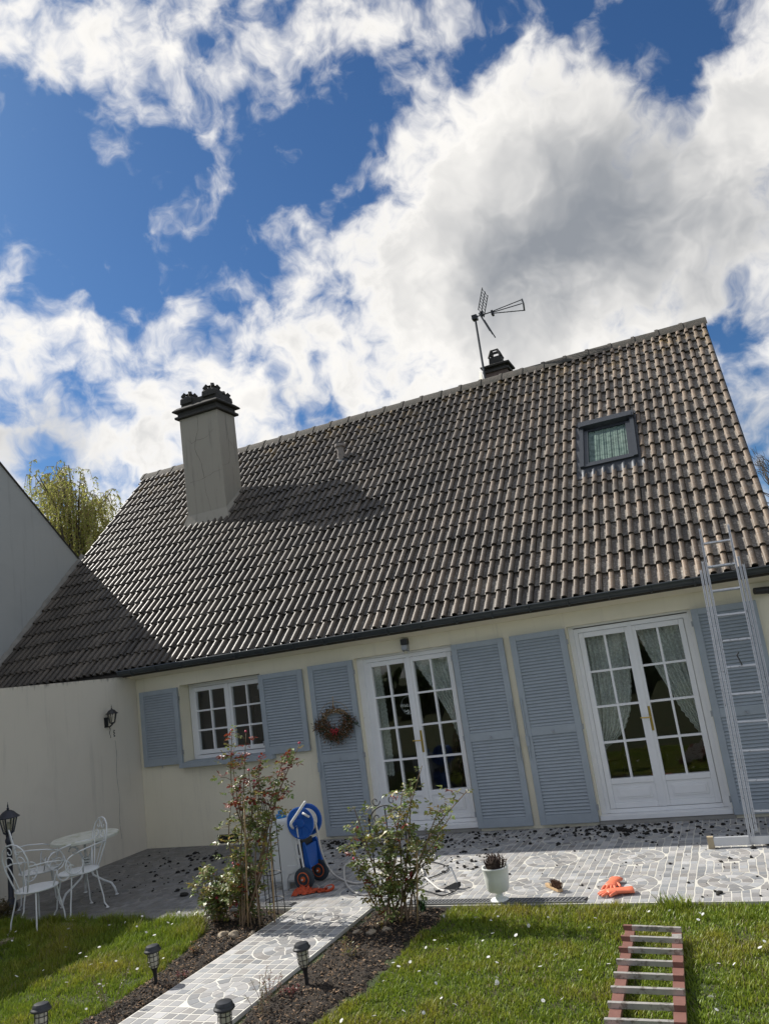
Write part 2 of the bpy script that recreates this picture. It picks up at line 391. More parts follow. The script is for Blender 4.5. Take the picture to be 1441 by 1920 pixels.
def tile_mat():
    m = bpy.data.materials.new('concrete roof tile'); m.use_nodes = True; t = m.node_tree; t.nodes.clear()
    out = N('ShaderNodeOutputMaterial', t); p = N('ShaderNodeBsdfPrincipled', t); g = N('ShaderNodeNewGeometry', t); P = g.outputs['Position']
    at = N('ShaderNodeAttribute', t, attribute_name='roll'); rl = at.outputs['Fac']
    oi = N('ShaderNodeObjectInfo', t); rt = N('ShaderNodeAttribute', t, attribute_name='rnd')
    rnd = MA('FRACT', MA('ADD', oi.outputs['Random'], rt.outputs['Fac'], None, t), None, None, t)
    big = NOISE(P, .55, 4, .6, .4, t)
    sx = N('ShaderNodeSeparateXYZ', t); L(P, sx.inputs[0], t)
    warm = SMOOTH(MA('ADD', MA('MULTIPLY', big, 5, None, t), MA('MULTIPLY', sx.outputs[0], .55, None, t), None, t), .2, 4.6, t)  # left side is also darker in colour, to deepen the roof shade there
    rollc = MIXC(warm, (.105, .086, .066), (.230, .162, .106), t)
    panc = MIXC(warm, (.060, .052, .043), (.175, .150, .120), t)
    c = MIXC(rl, panc, rollc, t)
    # patches of growth, speckles of lichen, moss; shade painted under the lips
    sp = NOISE(P, 38, 5, .7, .1, t)
    wk = MA('MULTIPLY_ADD', warm, .72, .28, t)
    c = MIXC(MA('MULTIPLY', MA('MULTIPLY', SMOOTH(sp, .49, .60, t), MA('MULTIPLY_ADD', rl, -.52, .72, t), None, t), wk, None, t), c, (.46, .435, .385), t)
    c = MIXC(MA('MULTIPLY', SMOOTH(NOISE(P, 24, 5, .75, .2, t), .54, .62, t), MA('MULTIPLY_ADD', rl, -.35, .85, t), None, t), c, (.035, .032, .028), t)
    lp = NOISE(P, 6, 5, .65, .4, t)
    c = MIXC(MA('MULTIPLY', MA('MULTIPLY', SMOOTH(lp, .57, .70, t), MA('MULTIPLY_ADD', rl, -.5, .75, t), None, t), wk, None, t), c, (.45, .43, .385), t)
    orn = MA('MULTIPLY', SMOOTH(NOISE(P, 5, 4, .6, .2, t), .50, .66, t), SMOOTH(sx.outputs[2], 6.0, 6.9, t), None, t)
    c = MIXC(MA('MULTIPLY', orn, .6, None, t), c, (.36, .23, .06), t)
    am = N('ShaderNodeAttribute', t, attribute_name='moss')  # lip weight: shadow under each tile lip painted near-black
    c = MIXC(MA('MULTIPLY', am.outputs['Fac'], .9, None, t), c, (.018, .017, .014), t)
    pt = SMOOTH(NOISE(P, 1.7, 6, .65, .5, t), .50, .66, t)
    c = MIXC(MA('MULTIPLY', pt, .45, None, t), c, (.040, .036, .029), t)
    k = MA('MULTIPLY_ADD', rnd, .75, .62, t)
    c = MIXC(1.0, c, _gray(k, t), t, 'MULTIPLY')
    L(c, p.inputs['Base Color'], t)
    L(MA('MULTIPLY_ADD', NOISE(P, 14, 5, .65, 0, t), .5, .20, t), p.inputs['Roughness'], t)
    p.inputs['Specular IOR Level'].default_value = .5
    b = N('ShaderNodeBump', t); b.inputs['Distance'].default_value = .004; b.inputs['Strength'].default_value = .6
    L(NOISE(P, 120, 5, .7, 0, t), b.inputs['Height'], t); L(b.outputs[0], p.inputs['Normal'], t)
    L(p.outputs[0], out.inputs[0], t); return m
M['tile'] = tile_mat()
M['ridge'] = mat('ridge tile', (.088, .076, .062), .85, col2=(.06, .057, .045), cs=9, clo=.42, chi=.6, var=.35, vs=50, bump=.006, bs=90)

def shade_dirt_corner(m):  # darkens the left corner in colour: its deeper shade as well as dirt
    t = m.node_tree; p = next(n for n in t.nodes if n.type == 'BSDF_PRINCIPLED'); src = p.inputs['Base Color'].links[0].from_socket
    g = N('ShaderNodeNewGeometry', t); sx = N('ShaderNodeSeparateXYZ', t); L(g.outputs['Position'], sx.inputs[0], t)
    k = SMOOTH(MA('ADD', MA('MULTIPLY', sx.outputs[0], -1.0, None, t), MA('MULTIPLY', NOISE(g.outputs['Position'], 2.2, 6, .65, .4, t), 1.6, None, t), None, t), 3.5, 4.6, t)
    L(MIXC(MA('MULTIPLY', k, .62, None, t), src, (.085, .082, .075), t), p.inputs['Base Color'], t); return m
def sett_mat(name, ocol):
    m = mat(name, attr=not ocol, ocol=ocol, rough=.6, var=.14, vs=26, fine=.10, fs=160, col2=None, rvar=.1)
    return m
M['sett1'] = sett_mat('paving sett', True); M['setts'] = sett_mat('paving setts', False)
for q_ in ('sett1', 'setts', 'grout'): shade_dirt_corner(M[q_])

# ------------------------------------------------------------------ ground, terrace, path
XC = -6.217; XL = -9.155; XR = 2.779; YR, ZR = 4.126, 7.027; YE, ZE = -.30, 2.571
def sheet(name, m, x0, x1, y0, y1, z, n=1):
    b = MB(); b.add([(x0, y0, z), (x1, y0, z), (x1, y1, z), (x0, y1, z)], [(0, 1, 2, 3)])
    return tag(b.build(name, m), kind='structure')
sheet('lawn', M['lawn'], -400, 400, -400, 400, -.03)

TE = -2.70                                                      # front edge of the terrace
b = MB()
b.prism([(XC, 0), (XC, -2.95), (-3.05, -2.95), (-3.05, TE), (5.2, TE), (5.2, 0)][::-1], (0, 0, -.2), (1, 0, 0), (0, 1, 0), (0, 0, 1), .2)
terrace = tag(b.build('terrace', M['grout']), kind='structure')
PX0, PX1 = -2.165, -1.335
b = MB(); b.box(PX0, PX1, -9.6, TE - .001, -.2, -.002)
path = tag(b.build('path', M['grout2']), kind='structure')

def inset(poly, k):
    n = len(poly); cx = sum(p[0] for p in poly) / n; cy = sum(p[1] for p in poly) / n; out = []
    for x, y in poly:
        l = math.hypot(x - cx, y - cy) or 1; q = max(0, 1 - k / l); out.append((cx + (x - cx) * q, cy + (y - cy) * q))
    return out
def ring_setts(rad):
    """polygons of the fan rosette about the origin"""
    P = []; gap = .0046
    rings = [(0.0, rad * .34, 5), (rad * .34, rad * .67, 9), (rad * .67, rad * .985, 14)]
    rd = random.Random(3)
    for r0, r1, n in rings:
        ph = rd.uniform(0, 1)
        for k in range(n):
            a0 = (k + ph) * 2 * math.pi / n; a1 = (k + 1 + ph) * 2 * math.pi / n
            ri, ro = r0 + gap, r1 - gap
            gi, go = gap / max(ri, .02), gap / ro
            poly = [(ri * math.cos(a), ri * math.sin(a)) for a in ((a0 + gi, a1 - gi) if r0 > 0 else ((a0 + a1) / 2,))]
            outer = [(ro * math.cos(a), ro * math.sin(a)) for a in np.linspace(a1 - go, a0 + go, 4)]
            P.append((poly + outer)[::-1])
    return P
def grid_setts(x0, x1, y0, y1, px, py, circles, rad, seed, g=.0046):
    rd = random.Random(seed); P = []
    nx = round((x1 - x0) / px); ny = round((y1 - y0) / py); px = (x1 - x0) / nx; py = (y1 - y0) / ny
    jx = {}
    def corner(i, j):
        if (i, j) not in jx: jx[i, j] = (rd.uniform(-.005, .005), rd.uniform(-.004, .004))
        return x0 + i * px + jx[i, j][0], y0 + j * py + jx[i, j][1]
    for i in range(nx):
        for j in range(ny):
            c = [corner(i, j), corner(i + 1, j), corner(i + 1, j + 1), corner(i, j + 1)]
            cx = sum(p[0] for p in c) / 4; cy = sum(p[1] for p in c) / 4
            near = [q for q in circles if abs(q[0] - cx) < rad + .15 and abs(q[1] - cy) < rad + .15]
            if any(math.hypot(cx - a, cy - bb) < rad * .98 for a, bb in near): continue
            c = [(x + (g if x < cx else -g), y + (g if y < cy else -g)) for x, y in c]
            pts = []
            for k in range(4):
                p, q = c[k], c[(k + 1) % 4]
                pts += [p, ((p[0] + q[0]) / 2, (p[1] + q[1]) / 2)] if near else [p]
            res = []
            for x, y in pts:
                for a, bb in near:
                    l = math.hypot(x - a, y - bb); lim = rad + .004
                    if l < lim: x, y = a + (x - a) * lim / l, bb + (y - bb) * lim / l
                res.append((x, y))
            area = abs(sum(res[k][0] * res[(k + 1) % len(res)][1] - res[(k + 1) % len(res)][0] * res[k][1] for k in range(len(res)))) / 2
            if area > px * py * .22: P.append(res)
    return P
def sett_col(rd):
    k = rd.random(); w = rd.uniform(-.012, .012)
    v = .20 + .17 * k + (.09 if rd.random() < .15 else 0)
    return (v + w + .004, v + .003, v - w + .004)
def pave(owner, polys, z, seed, view):
    rd = random.Random(seed)
    polys = sorted(polys, key=view)
    rest = MB(); h = .0018
    for i, poly in enumerate(polys):
        n = len(poly); cx = sum(p[0] for p in poly) / n; cy = sum(p[1] for p in poly) / n
        col = sett_col(rd); dz = rd.uniform(-.0004, .0004)
        top = inset(poly, .0012)
        if i < 300:
            b = MB(); b.add([(x - cx, y - cy, 0) for x, y in poly] + [(x - cx, y - cy, h) for x, y in top],
                            [tuple(range(n, 2 * n))] + [(k, (k + 1) % n, n + (k + 1) % n, n + k) for k in range(n)])
            me = b.mesh('sett'); me.materials.append(M['sett1'])
            inst('sett', me, owner, (cx, cy, z + dz), color=col)
        else:
            rest.cur = col
            rest.add([(x, y, z) for x, y in poly] + [(x, y, z + h + dz) for x, y in top],
                     [tuple(range(n, 2 * n))] + [(k, (k + 1) % n, n + (k + 1) % n, n + k) for k in range(n)])
    o = rest.build('setts', M['setts'], owner); tag(o, kind='stuff')
T = .275; RAD = .262
circ = [(1.673 + 3 * T * i, -2.2 + 3 * T * j) for i in range(-10, 5) for j in range(0, 3)]
circ = [c for c in circ if XC + .3 < c[0] < 5 and c[1] < -.28]
polys = grid_setts(XC + .01, 5.18, TE + .006, -.004, T / 4, T / 3, circ, RAD, 5)
polys += grid_setts(XC + .01, -3.06, -2.945, TE - .004, T / 4, T / 3, [], RAD, 6)
for c in circ: polys += [[(x + c[0], y + c[1]) for x, y in p] for p in ring_setts(RAD)]
def tv(p):
    x, y = p[0]; return math.hypot(x - CAM.x, y - CAM.y) + (0 if -3.5 < x < 2.2 and y < -.6 else 30) + (30 if -2.9 < x < -.5 else 0)
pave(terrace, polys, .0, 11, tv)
pc = [(-1.675, -2.2 - 3 * T * k - .63) for k in range(0, 9)]
polys = grid_setts(PX0 + .004, PX1 - .004, -9.58, TE - .005, T / 3, T / 3, pc, RAD, 8, .0062)
for c in pc: polys += [[(x + c[0], y + c[1]) for x, y in p] for p in ring_setts(RAD)]
def pv(p):
    x, y = p[0]; return math.hypot(x - CAM.x, y - CAM.y) + (0 if y > -5.35 else 30)
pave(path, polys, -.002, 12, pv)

# drain channel along the terrace edge, in two runs
def drain(x0, x1, lab):
    t = thing('drain_channel', (x0, TE + .06, 0), lab, 'drain', 'channel drains at the terrace edge')
    b = MB()
    for y0, y1 in ((TE + .015, TE + .032), (TE + .118, TE + .135)): b.box(x0, x1, y0, y1, .0, .014)
    b.build('frame', M['grate'], t)
    bb = MB(); bb.box(x0, x1, TE + .033, TE + .117, .001, .0065); bb.build('channel', M['black'], t)
    me = None; n = int((x1 - x0) / .034)
    for k in range(n):
        x = x0 + .01 + k * .034
        if me is None:
            s = MB(); s.box(-.008, .008, -.041, .041, 0, .012); me = s.mesh('slat'); me.materials.append(M['grate'])
        inst('slat', me, t, (x, TE + .075, .002), rot=(0, 0, R(-18)))
drain(-1.02, .58, 'dark slotted drain grate at terrace edge behind white urn')
drain(-2.9, -2.2, 'dark slotted drain grate at terrace edge by rose bush beside path')

# ------------------------------------------------------------------ flower beds (soil)
def bed(name, x0f, x1f, y0, y1, lab):
    nx, ny = 26, 110; V = []; Fs = []
    for j in range(ny + 1):
        y = y0 + (y1 - y0) * j / ny; a, c = x0f(y), x1f(y)
        for i in range(nx + 1):
            x = a + (c - a) * i / nx; e = min(i, nx - i) / nx
            z = -.045 + .035 * min(1, e * 6) + .022 * noise.noise(Vector((x * 9, y * 9, 1))) + .013 * noise.noise(Vector((x * 34, y * 34, 4)))
            V.append((x, y, z))
    for j in range(ny):
        for i in range(nx): k = j * (nx + 1) + i; Fs.append((k, k + 1, k + nx + 2, k + nx + 1))
    b = MB(); b.add(V, Fs); o = b.build(name, M['soil'], smooth=True)
    tag(o, lab, 'soil', 'soil beds beside the path', 'structure')
    return o
def lerp(y, pts):
    for (ya, xa), (yb, xb) in zip(pts, pts[1:]):
        if yb <= y <= ya: return xa + (xb - xa) * (y - ya) / (yb - ya)
    return pts[0][1] if y > pts[0][0] else pts[-1][1]
LB = [(-2.7, -3.25), (-2.95, -3.05), (-3.25, -2.75), (-4.25, -2.52), (-5.0, -2.52), (-9.5, -2.6)]
RB = [(-2.7, -.52), (-3.3, -.62), (-4.25, -.62), (-4.9, -.76), (-9.5, -.85)]
wob = lambda y, s: .05 * noise.noise(Vector((y * 3.1, s, 0))) + .03 * noise.noise(Vector((y * 9, s, 3)))
lb = lambda y: lerp(y, LB) + wob(y, 1); rb = lambda y: lerp(y, RB) + wob(y, 5)
bed('flower_bed', lb, lambda y: PX0 + .01, TE - .005, -8.0, 'dark soil bed on the lamp side of the left lawn strip')
bed('flower_bed', lambda y: PX1 - .01, rb, TE - .005, -8.0, 'dark soil bed between path and right lawn')

# ------------------------------------------------------------------ house shell
house = thing('house', (-1.7, 0, 0), 'cream rendered house with brown tiled roof and blue grey shutters', 'house')
OPEN = [(-5.415, -4.012, 1.15, 2.245), (-2.535, -1.135, .05, 2.255), (.325, 1.73, .045, 2.255)]
b = MB(); xs = XC; TH = .30; ZT = 2.50
for x0, x1, z0, z1 in OPEN:
    b.box(xs, x0, 0, TH, -.1, ZT); b.box(x0, x1, 0, TH, -.1, z0); b.box(x0, x1, 0, TH, z1, ZT); xs = x1
b.box(xs, 2.66, 0, TH, -.1, ZT)
b.box(2.36, 2.66, TH, 8.25, -.1, ZT); b.box(XL + .3, 2.36, 7.95, 8.25, -.1, ZT); b.box(XL, XL + .3, .0, 8.25, -.1, ZT)
b.box(XL + .3, XC, 0, TH, -.1, ZT)
b.prism([(0, ZT), (8.25, ZT), (YR, ZR - .35)], (2.36, 0, 0), (0, 1, 0), (0, 0, 1), (1, 0, 0), .3)
b.build('wall', M['wall'], house)
# rooms behind the glass
b = MB()
def room(b, x0, x1, y1, z0, z1):
    e = .004
    b.add([(x0, TH + e, z0), (x1, TH + e, z0), (x1, y1, z0), (x0, y1, z0), (x0, TH + e, z1), (x1, TH + e, z1), (x1, y1, z1), (x0, y1, z1)],
          [(0, 1, 2, 3), (7, 6, 5, 4), (3, 2, 6, 7), (0, 3, 7, 4), (2, 1, 5, 6)])
room(b, -6.1, -3.4, 3.2, .02, 2.44); room(b, -3.3, 2.3, 4.6, .02, 2.44)
b.build('room', M['inter'], house)
b = MB(); b.box(-2.2, -.6, 2.6, 3.4, .03, .8); b.box(.2, 1.9, 3.2, 4.0, .03, 1.0); b.box(-5.9, -3.8, 2.6, 3.1, .03, 1.9)
b.build('furniture_block', M['interd'], house)
# cornice under the gutter
b = MB()
b.prism([(.0, 2.425), (-.05, 2.43), (-.10, 2.445), (-.235, 2.485), (-.255, 2.52), (0, 2.52)], (XC + .002, 0, 0), (0, 1, 0), (0, 0, 1), (1, 0, 0), 2.74 - XC)
b.build('cornice', M['cornice'], house)
# plinth ventilation box
t = MB(); t.box(-5.03, -4.955, -.03, -.001, 0, .215); t.box(-4.60, -4.53, -.03, -.001, 0, .215); t.box(-4.955, -4.60, -.03, -.001, .14, .215); t.box(-4.955, -4.60, -.03, -.001, 0, .02)
vb = t.build('air_vent', M['wall'], house)
t = MB(); t.box(-4.955, -4.60, -.008, -.002, .02, .14); t.build('grille', M['black'], vb)

# gutter with brackets
b = MB(); gy, gz, gr = -.335, 2.562, .066; n = 10
outer = [(gy - gr * math.cos(a), gz - gr * math.sin(a)) for a in np.linspace(0, math.pi, n)]
inner = [(gy + (gr - .006) * math.cos(a), gz - (gr - .006) * math.sin(a)) for a in np.linspace(0, math.pi, n)]
b.prism(outer + inner, (XC + .01, 0, 0), (0, 1, 0), (0, 0, 1), (1, 0, 0), XR + .02 - XC)
b.tube([(XC + .01, gy - gr, gz), (XR + .03, gy - gr, gz)], .011, 8)
gutter = b.build('gutter', M['zinc'], house, smooth=40)
bm_ = MB(); bm_.tube([(0, -(gr + .006) * math.cos(a), -(gr + .006) * math.sin(a)) for a in np.linspace(0, math.pi, 9)], .010, 6)
gme = bm_.mesh('bracket'); gme.materials.append(M['zinc'])
x = XC + .25
while x < XR:
    inst('bracket', gme, gutter, (x, gy, gz)); x += .46
b = MB(); b.tube([(-2.06, -.395, 2.50), (-2.06, -.39, 2.49)], .03, 8)
# ------------------------------------------------------------------ roof
TH_ = math.atan2(ZR - ZE, YR - YE); CT, ST = math.cos(TH_), math.sin(TH_)
SL = math.hypot(YR - YE, ZR - ZE)
def RP(x, s, h=0): return Vector((x, YE + CT * s - ST * h, ZE + ST * s + CT * h))
U_ = Vector((0, CT, ST)); NN = Vector((0, -ST, CT)); XX = Vector((1, 0, 0))
roof_m = MB()
# underlay deck: both slopes, one solid
def decks(x0, x1):
    t = .06; o = -.035
    a = RP(0, -.02, o); r = RP(0, SL, o); back = 2 * YR - a.y
    roof_m.prism([(a.y, a.z), (r.y, r.z), (back, a.z), (back - .02, a.z - t), (r.y, r.z - t * 1.4), (a.y + .02, a.z - t)], (x0, 0, 0), (0, 1, 0), (0, 0, 1), (1, 0, 0), x1 - x0)
decks(XL + .005, XR - .03)
roof = roof_m.build('roof', M['deck'], house)
NC, NR = 44, 20; TW = (XR - XL) / NC; GA = SL / NR
def tile_profile():
    P = []
    for h in range(2):
        x = h * TW / 2
        P += [(x, 0.004, 0), (x + .008, 0.0, 0), (x + TW / 2 - .074, 0.0, 0), (x + TW / 2 - .071, .002, .3)]
        for k in range(7):
            a = math.pi * k / 6
            P.append((x + TW / 2 - .036 - .0335 * math.cos(a), .004 + .039 * math.sin(a) ** .66 if 0 < k < 6 else .004, 1 if 0 < k < 6 else .5))
    return P
PROF = tile_profile()
def tile_geo(length=GA + .055, lift=.036):
    V = []; A = []; n = len(PROF)
    for s, lf in ((0, lift), (.0, lift), (length, 0.0)):
        pass
    for (x, h, rl) in PROF: V.append((x, 0, h + lift)); A.append(rl)                 # lower lip
    for (x, h, rl) in PROF: V.append((x, length, h + .002)); A.append(rl)             # upper end
    for (x, h, rl) in PROF: V.append((x, .002, h + lift - .024)); A.append(rl * .5)   # underside of the lip
    for (x, h, rl) in PROF: V.append((x, .06, h + lift - .027)); A.append(0)
    Fs = []
    for i in range(n - 1):
        Fs.append((i, i + 1, n + i + 1, n + i)); Fs.append((2 * n + i, 2 * n + i + 1, i + 1, i)); Fs.append((3 * n + i, 3 * n + i + 1, 2 * n + i + 1, 2 * n + i))
    return V, Fs, A
TV, TF, TA = tile_geo()
tme = bpy.data.meshes.new('roof_tile'); tme.from_pydata(TV, [], TF)
at = tme.attributes.new('roll', 'FLOAT', 'POINT'); at.data.foreach_set('value', np.array(TA, np.float32))
NP_ = len(PROF); LIP_SHADE = [.35] * NP_ + [0] * NP_ + [1] * (2 * NP_)  # painted lip shade: full on the underside, partial at the edge
at = tme.attributes.new('moss', 'FLOAT', 'POINT'); at.data.foreach_set('value', np.array(LIP_SHADE, np.float32))
tme.materials.append(M['tile']); shade(tme, 50)
skip = lambda x, s: (.56 < x < 1.50 and 2.36 < s + GA * .5 < 3.75)
cells = []
rd = random.Random(21)
for i in range(NC):
    for j in range(NR):
        x = XL + i * TW; s = j * GA - .03
        if .69 < x + TW * .5 < 1.44 and 2.42 < s + GA * .5 < 3.75: continue
        if -6.6 < x < -6.2 and 3.8 < s < 4.3: continue
        if j > NR - 2 and False: continue
        cells.append((x, s))
def tdist(c):
    p = RP(c[0], c[1]); q = p - CAM
    vis = -6.9 + 0 < c[0] < 2.5
    return q.length * (1 if vis else 3)
cells.sort(key=tdist)
BASIS = Matrix((XX, U_, NN)).transposed()
RV = []; RF = []; RA = []; RN = []; RM = []
tv_np = np.array(TV)
for k, (x, s) in enumerate(cells):
    jt = (rd.uniform(-.004, .004), rd.gauss(0, .007), rd.uniform(0, .006))
    p = RP(x + jt[0], s + jt[1], jt[2])
    ry = rd.gauss(0, .010); rz = rd.gauss(0, .009)
    mt = BASIS @ Matrix.Rotation(rz, 3, 'Z') @ Matrix.Rotation(ry, 3, 'Y')
    if k < 300:
        o = inst('roof_tile', tme, roof, p); o.rotation_euler = mt.to_euler()
    else:
        w = tv_np @ np.array(mt).T + np.array(p) - np.array(WL[roof]); b0 = len(RV) * len(TV)
        RV.append(w); RF += [tuple(b0 + i for i in f) for f in TF]; RA += TA; RM += LIP_SHADE; RN += [rd.random()] * len(TV)
me = bpy.data.meshes.new('roof_tiles'); me.from_pydata(np.concatenate(RV).tolist(), [], RF)
at = me.attributes.new('roll', 'FLOAT', 'POINT'); at.data.foreach_set('value', np.array(RA, np.float32))
at = me.attributes.new('moss', 'FLOAT', 'POINT'); at.data.foreach_set('value', np.array(RM, np.float32))  # carries the painted lip shade for the joined tiles
at = me.attributes.new('rnd', 'FLOAT', 'POINT'); at.data.foreach_set('value', np.array(RN, np.float32))
me.materials.append(M['tile']); shade(me, 50)
o = bpy.data.objects.new('roof_tiles', me); COL.objects.link(o); o.parent = roof; tag(o, kind='stuff')
# ridge tiles
b = MB(); RLn = .40; n = 9; V = []; Fs = []
RPROF = [(-.20, -.185), (-.17, -.14), (-.10, -.055), (-.05, -.012), (0, .004), (.05, -.012), (.10, -.055), (.17, -.14), (.20, -.185)]
for xx, k_ in ((0, .018), (.055, .018), (.055, .006), (RLn + .03, .002)):
    for (py_, pz_) in RPROF: V.append((xx, py_ * (1 + k_), pz_ + k_ + .045))
for i in range(3):
    for k in range(n - 1): Fs.append((i * n + k, i * n + k + 1, (i + 1) * n + k + 1, (i + 1) * n + k))
Fs.append(tuple(range(n)))
b.add(V, Fs); rme = b.mesh('ridge_tile'); rme.materials.append(M['ridge']); shade(rme, 50)
x = XL + .0; k = 0
while x < XR - .1:
    o = inst('ridge_tile', rme, roof, (x, YR, ZR + .02 + rd.uniform(-.006, .006)), rot=(rd.uniform(-.03, .03), rd.uniform(-.012, .012), rd.uniform(-.012, .012)))
    x += (XR - XL) / 30
# mortar bedding under the ridge and verge trim on the right
b = MB(); b.box(XL, XR - .004, YR - .10, YR + .10, ZR - .14, ZR - .02); b.build('ridge_mortar', M['ridge'], roof)
b = MB()
for a0 in (1,):
    p0 = RP(XR - .005, -.05, -.05); p1 = RP(XR - .005, SL - .05, -.05)
    b.bar(p0, p1, .03, .10, up=NN)
b.build('verge_trim', M['zinc'], roof)
b = MB(); a = RP(0, -.0, .0); back = 2 * YR - a.y
b.prism([(a.y, a.z), (YR, ZR - .03), (back, a.z), (back, a.z + .03), (YR, ZR + .01), (a.y, a.z + .03)], (XL + .2, 0, 0), (0, 1, 0), (0, 0, 1), (1, 0, 0), .01)

# vent pipe
def vent_pipe():
    p = RP(-3.70, 4.66, 0); b = MB(); q = p + Vector((.0, -.01, .16))
    b.tube([p + Vector((0, .03, -.05)), q], .075, 14); vp = b.build('vent_pipe', M['ventp'], house, smooth=40)
    b = MB(); b.tube([q + Vector((0, 0, -.012)), q + Vector((-.005, -.01, .12))], [.064, .062], 14); b.build('upper_pipe', M['ventp'], vp, smooth=40)
    b = MB(); c = q + Vector((-.005, -.01, .12))
    b.lathe([(.055, -.005), (.092, 0), (.096, .02), (.088, .05), (.05, .062), (.01, .064)], 16, c); b.build('cap', M['ventp'], vp, smooth=40)
    b = MB(); b.lathe([(.13, 0), (.10, .03), (.078, .05)], 14, p + NN * .012, axes=(XX, U_, NN)); b.build('flashing', M['lead'], vp, smooth=40)
vent_pipe()

# ------------------------------------------------------------------ chimneys
cx0, cx1, cy0, cy1, cz1 = -6.715, -5.835, 2.29, 2.87, 7.30
b = MB(); b.box(cx0, cx1, cy0, cy1, 4.6, cz1)
chim = b.build('chimney', M['chim'], house)
md = chim.modifiers.new('b', 'BEVEL'); md.width = .012; md.segments = 2
# mortar skirt at the roof
b = MB()
for q in range(4):
    pass
f0 = RP(cx0 - .06, 3.60, .045); f1 = RP(cx1 + .06, 3.60, .045)
zb = lambda y: ZE + (y - YE) * ST / CT
V = [(cx0 - .09, cy0 - .075, zb(cy0 - .075) + .045), (cx1 + .07, cy0 - .075, zb(cy0 - .075) + .045), (cx1 + .07, cy1 + .02, zb(cy1 + .02) + .045), (cx0 - .07, cy1 + .02, zb(cy1 + .02) + .045),
     (cx0 - .004, cy0 - .006, zb(cy0) + .20), (cx1 + .004, cy0 - .006, zb(cy0) + .20), (cx1 + .004, cy1, zb(cy1) + .10), (cx0 - .004, cy1, zb(cy1) + .10)]
b.add(V, [(0, 1, 5, 4), (1, 2, 6, 5), (3, 0, 4, 7), (2, 3, 7, 6)])
b.build('mortar_skirt', M['chim'], chim)
# cracks on the faces: ribbons
M['crack'] = mat('crack shadow', (.15, .14, .125), .9)
def crack(pts, w=.009, face='front'):
    b = MB(); P = []
    for (p, q) in zip(pts, pts[1:]):
        for k in range(5):
            t = k / 5; a = (p[0] + (q[0] - p[0]) * t + random.uniform(-.008, .008), p[1] + (q[1] - p[1]) * t + random.uniform(-.008, .008)); P.append(a)
    P.append(pts[-1])
    V = []; Fs = []
    for i, (a, z) in enumerate(P):
        ww = w * random.uniform(.3, .9) / 2
        vert = abs(pts[-1][1] - pts[0][1]) > abs(pts[-1][0] - pts[0][0])
        dx, dz = (ww, 0) if vert else (0, ww)
        for sgn in (-1, 1):
            if face == 'front': V.append((a + sgn * dx, cy0 - .0015, z + sgn * dz))
            else: V.append((cx1 + .0015, a + sgn * dx, z + sgn * dz))
    for i in range(len(P) - 1): Fs.append((2 * i, 2 * i + 1, 2 * i + 3, 2 * i + 2))
    b.add(V, Fs); b.build('crack', M['crack'], chim)
crack([(-6.29, 7.28), (-6.29, 7.0), (-6.38, 6.83), (-6.41, 6.62), (-6.30, 6.35), (-6.26, 6.02)], .012)
crack([(-6.26, 6.02), (-6.25, 5.75), (-6.20, 5.5), (-6.17, 5.3)], .007)
crack([(-6.56, 6.88), (-6.46, 6.76), (-6.37, 6.80), (-6.15, 6.80), (-5.95, 6.93)], .009)
crack([(-6.60, 6.0), (-6.3, 6.02), (-6.0, 6.10), (-5.84, 6.11)], .007)
crack([(2.55, 7.28), (2.56, 7.0), (2.58, 6.7), (2.57, 6.4), (2.50, 6.25), (2.30, 6.18)], .013, 'side')
crack([(2.57, 6.75), (2.70, 6.66), (2.82, 6.55)], .009, 'side')
crack([(2.62, 6.2), (2.63, 5.95)], .007, 'side')
def plate(b, o, z, h): b.box(cx0 - o, cx1 + o, cy0 - o, cy1 + o, z, z + h)
b = MB(); plate(b, .065, cz1 + .001, .05); b.box(cx0 - .02, cx1 + .02, cy0 - .02, cy1 + .02, cz1 + .052, cz1 + .14)
V = []
for o, z in ((.09, .14), (.10, .165), (.02, .235)):
    V += [(cx0 - o, cy0 - o, cz1 + z), (cx1 + o, cy0 - o, cz1 + z), (cx1 + o, cy1 + o, cz1 + z), (cx0 - o, cy1 + o, cz1 + z)]
Fs = [(3, 2, 1, 0), (8, 9, 10, 11)]
for l in range(2):
    for k in range(4): Fs.append((l * 4 + k, l * 4 + (k + 1) % 4, l * 4 + 4 + (k + 1) % 4, l * 4 + 4 + k))
b.add(V, Fs)
b.box(cx0 + .04, cx1 - .01, cy0 + .04, cy1 - .03, cz1 + .236, cz1 + .37)
capo = b.build('cap_slab', M['cap'], chim)
md = capo.modifiers.new('b', 'BEVEL'); md.width = .012; md.segments = 2
def pot(x, y, z0, h, r):
    b = MB()
    def ring(rad, z): return [Vector((x + sx * rad, y + sy * rad, z)) for sx, sy in ((-1, -1), (1, -1), (1, 1), (-1, 1))]
    A, B, Cc, D_ = ring(r, z0), ring(r * .95, z0 + h * .45), ring(r * .72, z0 + h * .68), ring(r * .42, z0 + h)
    for lo, hi in ((A, B), (B, Cc)): b.add(lo + hi, [(k, (k + 1) % 4, 4 + (k + 1) % 4, 4 + k) for k in range(4)])
    for k in range(4):
        b.bar(Cc[k], D_[k], .065, .065)
    E_ = ring(r * .56, z0 + h * .93); b.add(E_ + [Vector((x, y, z0 + h * 1.1))], [(k, (k + 1) % 4, 4) for k in range(4)])
    b.build('chimney_pot', M['cap'], chim)
pot(-6.53, 2.43, cz1 + .30, .22, .135); pot(-6.0, 2.43, cz1 + .32, .23, .145); pot(-5.98, 2.74, cz1 + .27, .19, .135)

